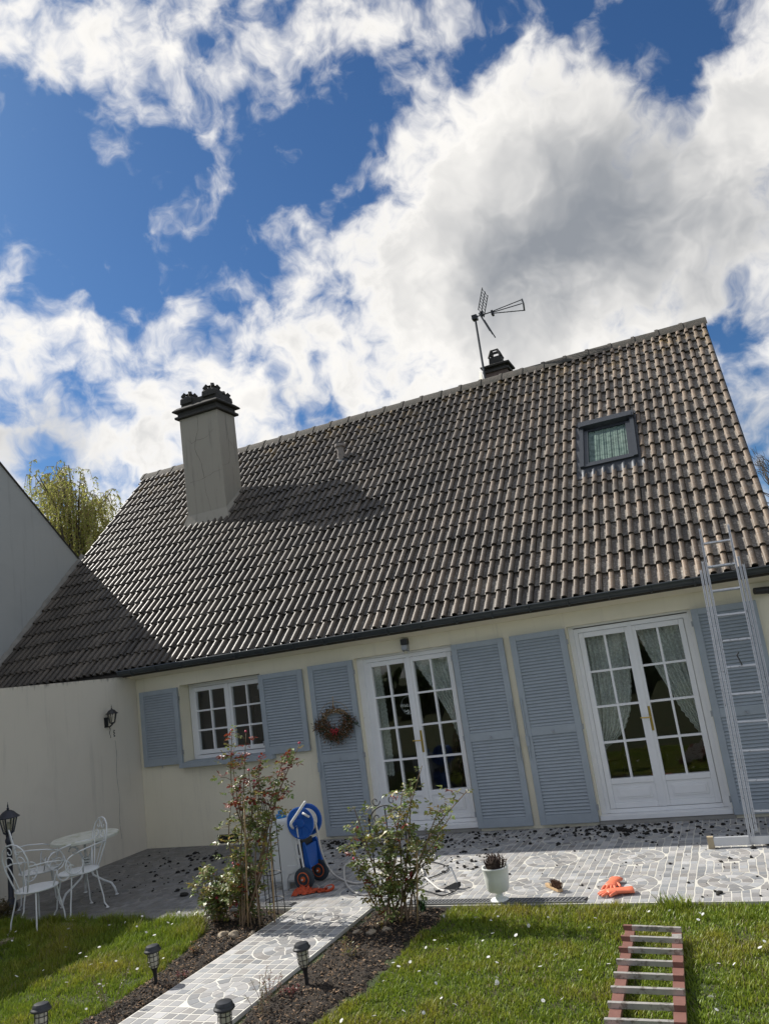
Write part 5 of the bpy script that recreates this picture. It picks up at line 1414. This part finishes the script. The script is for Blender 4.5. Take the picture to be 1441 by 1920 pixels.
# ------------------------------------------------------------------ roses, stakes and trellises
def leaflet(b, p, dr, nrm, l, w, col):
    dr = dr.normalized(); sd = dr.cross(nrm)
    if sd.length < 1e-4: sd = dr.orthogonal()
    sd.normalize(); nn = sd.cross(dr); b.cur = col; m = p + dr * l * .45 - nn * l * .06
    b.add([p, m + sd * w / 2 + nn * w * .18, p + dr * l - nn * l * .12, m - sd * w / 2 + nn * w * .18, m], [(0, 1, 4), (1, 2, 4), (2, 3, 4), (3, 0, 4)])
def rose(name, base, tips, lab, seed, ncane_side, redtop, dens, zred, spread=.05):
    random.seed(seed); t = thing(name, (base[0], base[1], -.03), lab, 'rose bush', 'rose bushes beside the path'); lv = MB()
    B0 = Vector((base[0], base[1], -.03))
    def spray(p, dr, red):
        l = u(.05, .085); q = p + dr.normalized() * l; g = random.random()
        if random.random() < red: col = (.16 + .14 * g, .028 + .03 * g, .022)
        elif random.random() < .18: col = (.30, .25, .06)
        else: col = (.13 + .12 * g, .165 + .12 * g, .05 + .04 * g)
        up = Vector((gs(0, .4), gs(0, .4), 1)); sd = dr.cross(up).normalized(); ls = u(.030, .050)
        for k, (tt, s) in enumerate(((.45, -1), (.45, 1), (.8, -1), (.8, 1), (1, 0))):
            pp = p.lerp(q, tt); dd = (sd * s + dr.normalized() * (.5 if s else 1) + Vector((gs(0, .25), gs(0, .25), gs(-.15, .25))))
            j = random.uniform(.8, 1.2); leaflet(lv, pp, dd, up, ls * j, ls * j * .68, tuple(x * random.uniform(.8, 1.2) for x in col))
    for i, tip in enumerate(tips):
        tip = Vector(tip); st = B0 + Vector((gs(0, spread), gs(0, spread), 0)); h = (tip - st).length
        P = [st, st.lerp(tip, .3) + Vector((gs(0, .03), gs(0, .03), .05 * h)), st.lerp(tip, .65) + Vector((gs(0, .03), gs(0, .03), .04 * h)), tip]
        P = smooth_pts(P, 6); n = len(P); b = MB(); r0 = .009 if h > .6 else .006
        b.tube(P, [r0 * (1 - .65 * k / n) for k in range(n)], 6)
        for k in range(n - 1):
            f = k / n
            if f < (.48 if h > .8 else .3) and random.random() < .88: continue
            for q in range(int(dens) + (random.random() < dens % 1) if f > .25 else 1):
                a = u(0, 6.28); dr = Vector((math.cos(a), math.sin(a), u(-.1, .7)))
                if random.random() < ncane_side:
                    e = P[k] + dr * u(.06, .17); b.tube([P[k], P[k].lerp(e, .5) + Vector((0, 0, .012)), e], .0028, 4)
                    for z in range(4): spray(P[k].lerp(e, u(.35, 1.05)), Vector((gs(0, 1), gs(0, 1), gs(.3, .5))), redtop if e.z > zred else .05)
                else: spray(P[k], dr, redtop if P[k].z > zred else .04)
        if random.random() < .4:
            bud = MB(); bud.lump(tip + Vector((0, 0, .01)), .014, i, 1, 2); bud.build('bud', M['bud'], t, smooth=True)
        b.build('stem', M['stem'], t, smooth=True)
    tag(lv.build('foliage', M['leaf'], t), kind='stuff')
    return t
M['bud'] = mat('pink bud', (.42, .03, .07), .5)
rose('rose_bush', (-2.36, -3.12), [(-2.36, -3.12, 1.69), (-2.22, -3.1, 1.66), (-2.44, -3.05, 1.50), (-1.70, -3.03, 1.50), (-1.82, -3.1, 1.44), (-1.90, -3.0, 1.25), (-2.10, -3.1, 1.42), (-2.30, -3.0, 1.30), (-2.15, -3.15, 1.22), (-2.46, -3.1, 1.05), (-2.05, -3.05, 1.0), (-2.28, -3.1, .95), (-2.35, -3.2, .6), (-2.5, -3.1, .5), (-2.2, -3.0, .5), (-2.45, -3.2, .35)], 'tall red tipped rose bush on the left of the path', 41, .40, .48, 1.9, 1.0, .09)
rose('rose_bush', (-2.76, -3.02), [(-2.95, -3.0, .40), (-2.85, -3.05, .44), (-2.72, -3.05, .46), (-2.62, -2.95, .42), (-2.98, -3.1, .28), (-2.58, -3.1, .3), (-2.8, -3.1, .3), (-2.68, -3.15, .22)], 'small low rose bush with yellow green leaves beside the white pot', 43, .4, .12, 1.5, .4, .05)
rose('rose_bush', (-.97, -3.04), [(-1.24, -3.0, .92), (-1.20, -3.05, .74), (-1.12, -3.0, .80), (-.52, -3.05, 1.22), (-.62, -3.1, 1.12), (-.16, -3.0, .99), (-.34, -3.0, .80), (-.75, -3.0, 1.02), (-.85, -3.1, .90), (-1.0, -3.0, .72), (-.42, -3.1, .85), (-.95, -3.12, .6), (-.70, -3.0, .72), (-1.25, -3.1, .5), (-1.1, -3.15, .45), (-.75, -3.1, .5), (-.5, -3.05, .55), (-1.33, -3.0, .62), (-.9, -3.2, .35)], 'green leafed rose bush on the right of the path', 44, .40, .06, 1.35, .9, .09)
def cane(p, q, lab):
    b = MB(); b.tube([p, Vector(p).lerp(Vector(q), .5), q], .007, 7); tag(b.build('bamboo_cane', M['cane'], smooth=True, at=p), lab, 'cane', 'bamboo canes among the roses')
cane((-2.32, -3.22, -.05), (-2.24, -3.2, 1.12), 'thin bamboo cane standing in front of the tall rose bush')
cane((-2.13, -3.08, -.05), (-2.09, -3.06, .78), 'bamboo cane on the path side of the tall rose bush')
cane((-.72, -3.16, -.05), (-.64, -3.1, .62), 'bamboo cane on the lawn side of the green rose bush')
OBX, OBY = -2.26, -2.84
t = thing('plant_obelisk', (-2.26, -2.84, 0), 'slim black wire obelisk beside the tall rose bush', 'trellis')
b = MB()
for dx, dy in ((-.06, -.06), (.06, -.06), (.06, .06), (-.06, .06), (0, -.085)): b.tube([(OBX + dx, OBY + dy, -.05), (OBX + dx, OBY + dy, .8), (OBX + dx * .3, OBY + dy * .3, 1.0)], .0045, 5)
b.build('rod', M['iron'], t)
for z in (.12, .35, .6, .8):
    b = MB(); b.tube([(OBX + .085 * math.cos(a), OBY + .085 * math.sin(a), z) for a in np.linspace(0, 6.283, 18)[:-1]], .004, 5, closed=True); b.build('hoop', M['iron'], t)
t = thing('iron_trellis', (-1.0, -2.88, 0), 'black wrought iron scroll trellis behind the green rose bush', 'trellis')
b = MB(); X, Zv = (1, 0, 0), (0, 0, 1)
for x, z in ((-1.17, .80), (-1.0, .88), (-.83, .80)): b.tube([(x, -2.88, -.05), (x, -2.88, z)], .006, 6)
b.build('rod', M['iron'], t)
b = MB(); b.tube(arc((-1.0, -2.88, .72), .17, 0, math.pi, 16, X, Zv), .006, 6); b.tube([(-1.17, -2.88, .60), (-.83, -2.88, .60)], .005, 6); b.tube([(-1.17, -2.88, .3), (-.83, -2.88, .3)], .005, 6); b.build('hoop', M['iron'], t)
b = MB()
for sx in (-1, 1):
    for cz, r in ((.79, .05), (.67, .055), (.93, .045)): b.tube(spiral((-1.0 + sx * .08, -2.885, cz), r, .012, 0, sx * 6.5, 22, X, Zv), .004, 5)
b.build('scroll', M['iron'], t)
# white pot behind the low rose
b = MB(); b.lathe([(.07, 0), (.075, .01), (.095, .20), (.105, .205), (.105, .225), (.092, .225), (.088, .19), (.005, .185)], 28, (-3.03, -2.62, .004)); tag(b.build('flower_pot', M['urn'], smooth=40, at=(-3.03, -2.62, 0)), 'plain white flower pot half hidden behind the low rose bush', 'pot')

# ------------------------------------------------------------------ small plants, stones, bark
def tuft(name, x, y, h, n, col, lab, cat, w=.008, lean=.5, seed=0, m='leaf'):
    random.seed(seed); b = MB()
    for k in range(n):
        a = u(0, 6.28); p = Vector((x + gs(0, .02), y + gs(0, .02), -.03)); l = h * u(.6, 1.1); o = Vector((math.cos(a), math.sin(a), 0)) * lean * l
        q1 = p + Vector((0, 0, l * .6)) + o * .4; q2 = p + Vector((0, 0, l)) + o; sd = Vector((-math.sin(a), math.cos(a), 0)) * w / 2
        b.cur = tuple(c * u(.7, 1.3) for c in col); b.add([p - sd, p + sd, q1 + sd, q1 - sd, q2], [(0, 1, 2, 3), (3, 2, 4)])
    tag(b.build(name, M[m], at=(x, y, 0)), lab, cat)
tuft('iris_plant', -.80, -2.80, .16, 26, (.03, .06, .03), 'dark spiky iris tuft at the terrace edge', 'plant', .014, .5, 1)
def sprig(x, y, h, col, lab, seed, n=9, red=False):
    random.seed(seed); t = thing('seedling', (x, y, -.03), lab, 'plant'); b = MB(); lv = MB()
    for k in range(n):
        a = u(0, 6.28); p = Vector((x + gs(0, .03), y + gs(0, .03), -.04)); q = p + Vector((math.cos(a) * h * .35, math.sin(a) * h * .35, h * u(.6, 1.1))); b.tube([p, p.lerp(q, .5) + Vector((0, 0, .02)), q], .002, 4)
        for i in range(9): leaflet(lv, p.lerp(q, u(.3, 1)), Vector((gs(0, 1), gs(0, 1), .3)), Vector((0, 0, 1)), u(.014, .028), .012, tuple(c * u(.6, 1.4) for c in col))
    b.build('stem', M['stem'], t); tag(lv.build('foliage', M['leaf'], t), kind='stuff')
sprig(-1.05, -3.80, .15, (.20, .17, .03), 'small yellow green shrublet in the right soil bed', 51)
sprig(-1.27, -4.52, .20, (.20, .12, .08), 'dry pinkish seedling beside the right edge of the path', 52)
sprig(-1.14, -4.44, .08, (.16, .03, .03), 'low dark red seedling in the right soil bed', 53, 14)
sprig(-2.26, -4.22, .06, (.15, .03, .03), 'low dark red seedling in the left soil bed', 54, 12)
sprig(-2.42, -4.78, .28, (.10, .09, .04), 'tall thin twiggy seedling at the left lawn edge', 55, 8)
sprig(-1.18, -4.75, .22, (.12, .11, .05), 'twiggy greenish seedling near the bottom of the right bed', 56, 9)
sprig(-2.50, -3.75, .12, (.22, .13, .03), 'orange brown seedling at the left lawn edge', 57, 10)
def bush(x, y, r, lab, seed):
    random.seed(seed); t = thing('low_bush', (x, y, 0), lab, 'bush'); lv = MB(); b = MB()
    for k in range(1500):
        v = Vector((gs(0, 1), gs(0, 1), gs(0, 1))).normalized() * r * u(.5, 1.05) * (1 + .25 * noise.noise(Vector((k * .01, seed, 0)))); v.z = abs(v.z) * .9; g = random.random()
        leaflet(lv, Vector((x, y, 0)) + v, Vector((gs(0, 1), gs(0, 1), gs(0, 1))), Vector((0, 0, 1)), .03, .018, (.05 + .06 * g, .05 + .04 * g, .025))
    for k in range(30): a = u(0, 6.28); b.tube([(x, y, -.05), (x + r * .7 * math.cos(a), y + r * .7 * math.sin(a), u(.1, r * .8))], .004, 4)
    b.build('stem', M['stem'], t); tag(lv.build('foliage', M['leaf'], t), kind='stuff')
bush(-5.78, -2.98, .24, 'brownish low bush at the foot of the lamp post', 61)
for k, (x, y, r, lab) in enumerate([(-2.48, -3.36, .055, 'pale stone lying left of the tall rose stems'), (-.95, -3.26, .055, 'sunlit pale stone at the foot of the green rose bush'), (-1.06, -3.31, .045, 'rounded brown stone in the middle under the green rose bush'), (-1.19, -3.31, .04, 'small brown stone nearest the path under the green rose'), (-2.20, -3.33, .04, 'small round stone beside the path under the tall rose'), (-2.36, -3.40, .065, 'large dark stone in front of the tall rose stems')]):
    b = MB(); b.lump((x, y, -.015), r, 500 + k, .65, 3); tag(b.build('stone', M['stone'], smooth=True, at=(x, y, 0)), lab, 'stone', 'stones edging the beds')
for k, (x, y, l, a, lab) in enumerate([(-4.52, -3.08, .16, .25, 'flat pale slab at the lawn edge under the chairs'), (-4.98, -3.56, .15, .5, 'broken pale slab at the left picture edge in the lawn')]):
    b = MB(); n = 14; random.seed(90 + k); poly = [((l + gs(0, .02)) * math.cos(q), (.07 + gs(0, .008)) * math.sin(q)) for q in np.linspace(0, 6.283, n + 1)[:-1]]
    b.prism(poly, (x, y, -.05), (math.cos(a), math.sin(a), 0), (-math.sin(a), math.cos(a), 0), (0, 0, 1), .055); tag(b.build('stone_slab', M['stone'], at=(x, y, 0)), lab, 'stone')
b = MB(); random.seed(3)
def chips(n, xa, xb):
    for k in range(n):
        y = u(TE - .05, -6.0) if random.random() < .8 else u(-2.8, -3.6); x0, x1 = xa(y), xb(y); x = u(x0 + .02, x1 - .02)
        z = -.01 + .022 * noise.noise(Vector((x * 9, y * 9, 1))) + .013 * noise.noise(Vector((x * 34, y * 34, 4))) + .004
        e = min(x - x0, x1 - x) / (x1 - x0); z = -.045 + .035 * min(1, e * 6) + (z + .01) + .002
        a = u(0, 6.28); l = u(.004, .015); w = l * u(.3, .6); tl = gs(0, .35); g = random.random()
        col = (.15 + .15 * g, .10 + .09 * g, .055 + .055 * g) if random.random() < .30 else (.025, .019, .014)
        A = Vector((math.cos(a), math.sin(a), tl)).normalized() * l; B_ = Vector((-math.sin(a), math.cos(a), gs(0, .3))) * w; c = Vector((x, y, z + .003)); b.cur = col
        b.add([c - A - B_, c + A - B_ * .6, c + A + B_ * .7, c - A + B_, c + Vector((0, 0, .004))], [(0, 1, 4), (1, 2, 4), (2, 3, 4), (3, 0, 4)])
chips(4200, lb, lambda y: PX0); chips(5600, lambda y: PX1, rb)
tag(b.build('bark_mulch', M['chip']), 'bark chips and clods scattered over the soil beds', 'mulch', kind='stuff')

# ------------------------------------------------------------------ lawn grass and daisies
def visible(P, margin=.12):
    q = P - np.array(CAM); z = q @ np.array(d); X = (q @ np.array(rr)) / z * 27 / 27; Y = (q @ np.array(uu)) / z * 27 / 36
    X = X * 27 / 27
    return (z > .2) & (np.abs(X) < .5 + margin) & (np.abs(Y) < .5 + margin)
def in_lawn(x, y):
    ok = np.zeros(len(x), bool); LBv = np.array([lb(v) for v in y]); RBv = np.array([rb(v) for v in y])
    ok |= (x < LBv) & (x > XC + .02) & ((y < -2.955) | ((x > -3.04) & (y < TE - .01)))
    ok |= (x > RBv) & (y < TE - .015)
    return ok
def grass(n):
    x = rng.uniform(-6.2, 3.6, n); y = -2.70 - rng.uniform(0, 1, n) * 3.6
    P = np.stack([x, y, np.zeros(n)], 1); k = visible(P); x, y = x[k], y[k]; k = in_lawn(x, y); x, y = x[k], y[k]; n = len(x)
    nz = lambda s, o: np.array([noise.noise(Vector((a * s, b_ * s, o))) for a, b_ in zip(x, y)])
    n1, n2 = nz(1.6, 0), nz(5.5, 9)
    left = x < -2
    h = np.where(left, .036 + .045 * np.clip((y + 4.1) / 1.1, 0, 1), .026) * (1 + .40 * n1 + .55 * n2) * rng.uniform(.4, 1.4, n)
    h = np.where(~left & (y > -3.05), h * 1.45, h); h = np.where(np.hypot(x - 1.28, (y + 2.74) * 1.0) < .12, h * 2.4, h)
    h = np.clip(h, .012, .16)
    n4 = nz(11, 3); thin = rng.uniform(0, 1, n) < np.clip(.92 + .55 * n2 + .5 * n4 + .3 * n1, .22, 1); x, y, h, n1, n2, left = (v[thin] for v in (x, y, h, n1, n2, left)); n = len(x)
    a = rng.uniform(0, 2 * np.pi, n); ln = h * rng.uniform(.15, 1.0, n); w = rng.uniform(.0018, .0036, n) * np.where(left, 1.0, 1.25)
    ca, sa = np.cos(a), np.sin(a); z0 = -.03
    V = np.empty((n, 5, 3))
    V[:, 0] = np.stack([x - sa * w, y + ca * w, np.full(n, z0)], 1); V[:, 1] = np.stack([x + sa * w, y - ca * w, np.full(n, z0)], 1)
    mx, my, mz = x + ca * ln * .35, y + sa * ln * .35, z0 + h * .62
    V[:, 2] = np.stack([mx + sa * w * .8, my - ca * w * .8, mz], 1); V[:, 3] = np.stack([mx - sa * w * .8, my + ca * w * .8, mz], 1)
    V[:, 4] = np.stack([x + ca * ln, y + sa * ln, z0 + h], 1)
    me = bpy.data.meshes.new('grass'); me.vertices.add(n * 5); me.vertices.foreach_set('co', V.ravel())
    base = np.arange(n)[:, None] * 5; q = base + np.array([[0, 1, 2, 3]]); t3 = base + np.array([[3, 2, 4]])
    idx = np.concatenate([q, t3], 1).ravel(); me.loops.add(n * 7); me.loops.foreach_set('vertex_index', idx.astype(np.int32))
    me.polygons.add(n * 2); st = np.stack([np.arange(n) * 7, np.arange(n) * 7 + 4], 1).ravel(); me.polygons.foreach_set('loop_start', st.astype(np.int32))
    me.polygons.foreach_set('loop_total', np.tile([4, 3], n).astype(np.int32))
    g = rng.uniform(0, 1, n); dry = np.clip(.15 + .7 * n1 + .5 * n2 + .4 * (g - .5), 0, 1)[:, None] * np.where(left, 1.1, 1.0)[:, None]; dry = np.clip(dry, 0, 1)
    dead = (rng.uniform(0, 1, n) < np.clip(.07 + .14 * n1, .02, .3))[:, None]
    green = np.stack([.15 + .08 * g, .225 + .09 * g, .018 + .012 * g], 1); yel = np.stack([.32 + .08 * g, .305 + .055 * g, .04 + .015 * g], 1)
    c = green * (1 - dry) + yel * dry; c = np.where(dead, np.array([[.26, .22, .12]]), c)
    C = np.repeat(np.concatenate([c, np.ones((n, 1))], 1), 2, axis=0).astype(np.float32)
    me.update(calc_edges=True); at = me.attributes.new('Col', 'FLOAT_COLOR', 'FACE'); at.data.foreach_set('color', C.ravel())
    me.materials.append(M['grass']); o = bpy.data.objects.new('grass', me); COL.objects.link(o)
    tag(o, 'mown green grass covering both lawn areas', 'grass', kind='stuff'); print('grass blades', n)
grass(430000)
def daisy_mesh():
    b = MB(); n = 9; V = []
    for k in range(n):
        a = 2 * math.pi * k / n; c, s = math.cos(a), math.sin(a); b.add([(c * .002 - s * .0015, s * .002 + c * .0015, .0), (c * .010 - s * .003, s * .010 + c * .003, .002), (c * .0125, s * .0125, .001), (c * .010 + s * .003, s * .010 - c * .003, .002), (c * .002 + s * .0015, s * .002 - c * .0015, .0)], [(0, 4, 3, 2, 1)])
    b.lathe([(.0035, -.001), (.0035, .002), (.001, .003)], 8); return b.mesh('daisy')
dme = daisy_mesh(); dme.materials.append(M['petal']); random.seed(66); k = 0
while k < 90:
    x, y = u(-5.5, 2.4), u(-2.9, -5.7); L_ = x < -2
    if L_ and x < -3.9 and random.random() < .6: continue
    if not in_lawn(np.array([x]), np.array([y]))[0] or not visible(np.array([[x, y, 0.]]), 0)[0]: continue
    if abs(x - 1.22) < .25 and -5.45 < y < -3.35: continue
    z = (.03 if L_ and y < -3.6 else .055 if L_ else .012) + u(0, .012); o = bpy.data.objects.new('daisy', dme); COL.objects.link(o); o.location = (x, y, z); o.rotation_euler = (gs(0, .4), gs(0, .4), u(0, 6)); s = u(.8, 1.35); o.scale = (s, s, s)
    tag(o, 'small white daisy in the left lawn strip' if L_ else 'small white daisy in the right lawn', 'daisy', 'daisies in the left lawn' if L_ else 'daisies in the right lawn'); k += 1
print('tris', sum(len(o.data.loop_triangles) if hasattr(o.data, 'loop_triangles') else 0 for o in bpy.data.objects if o.type == 'MESH'))
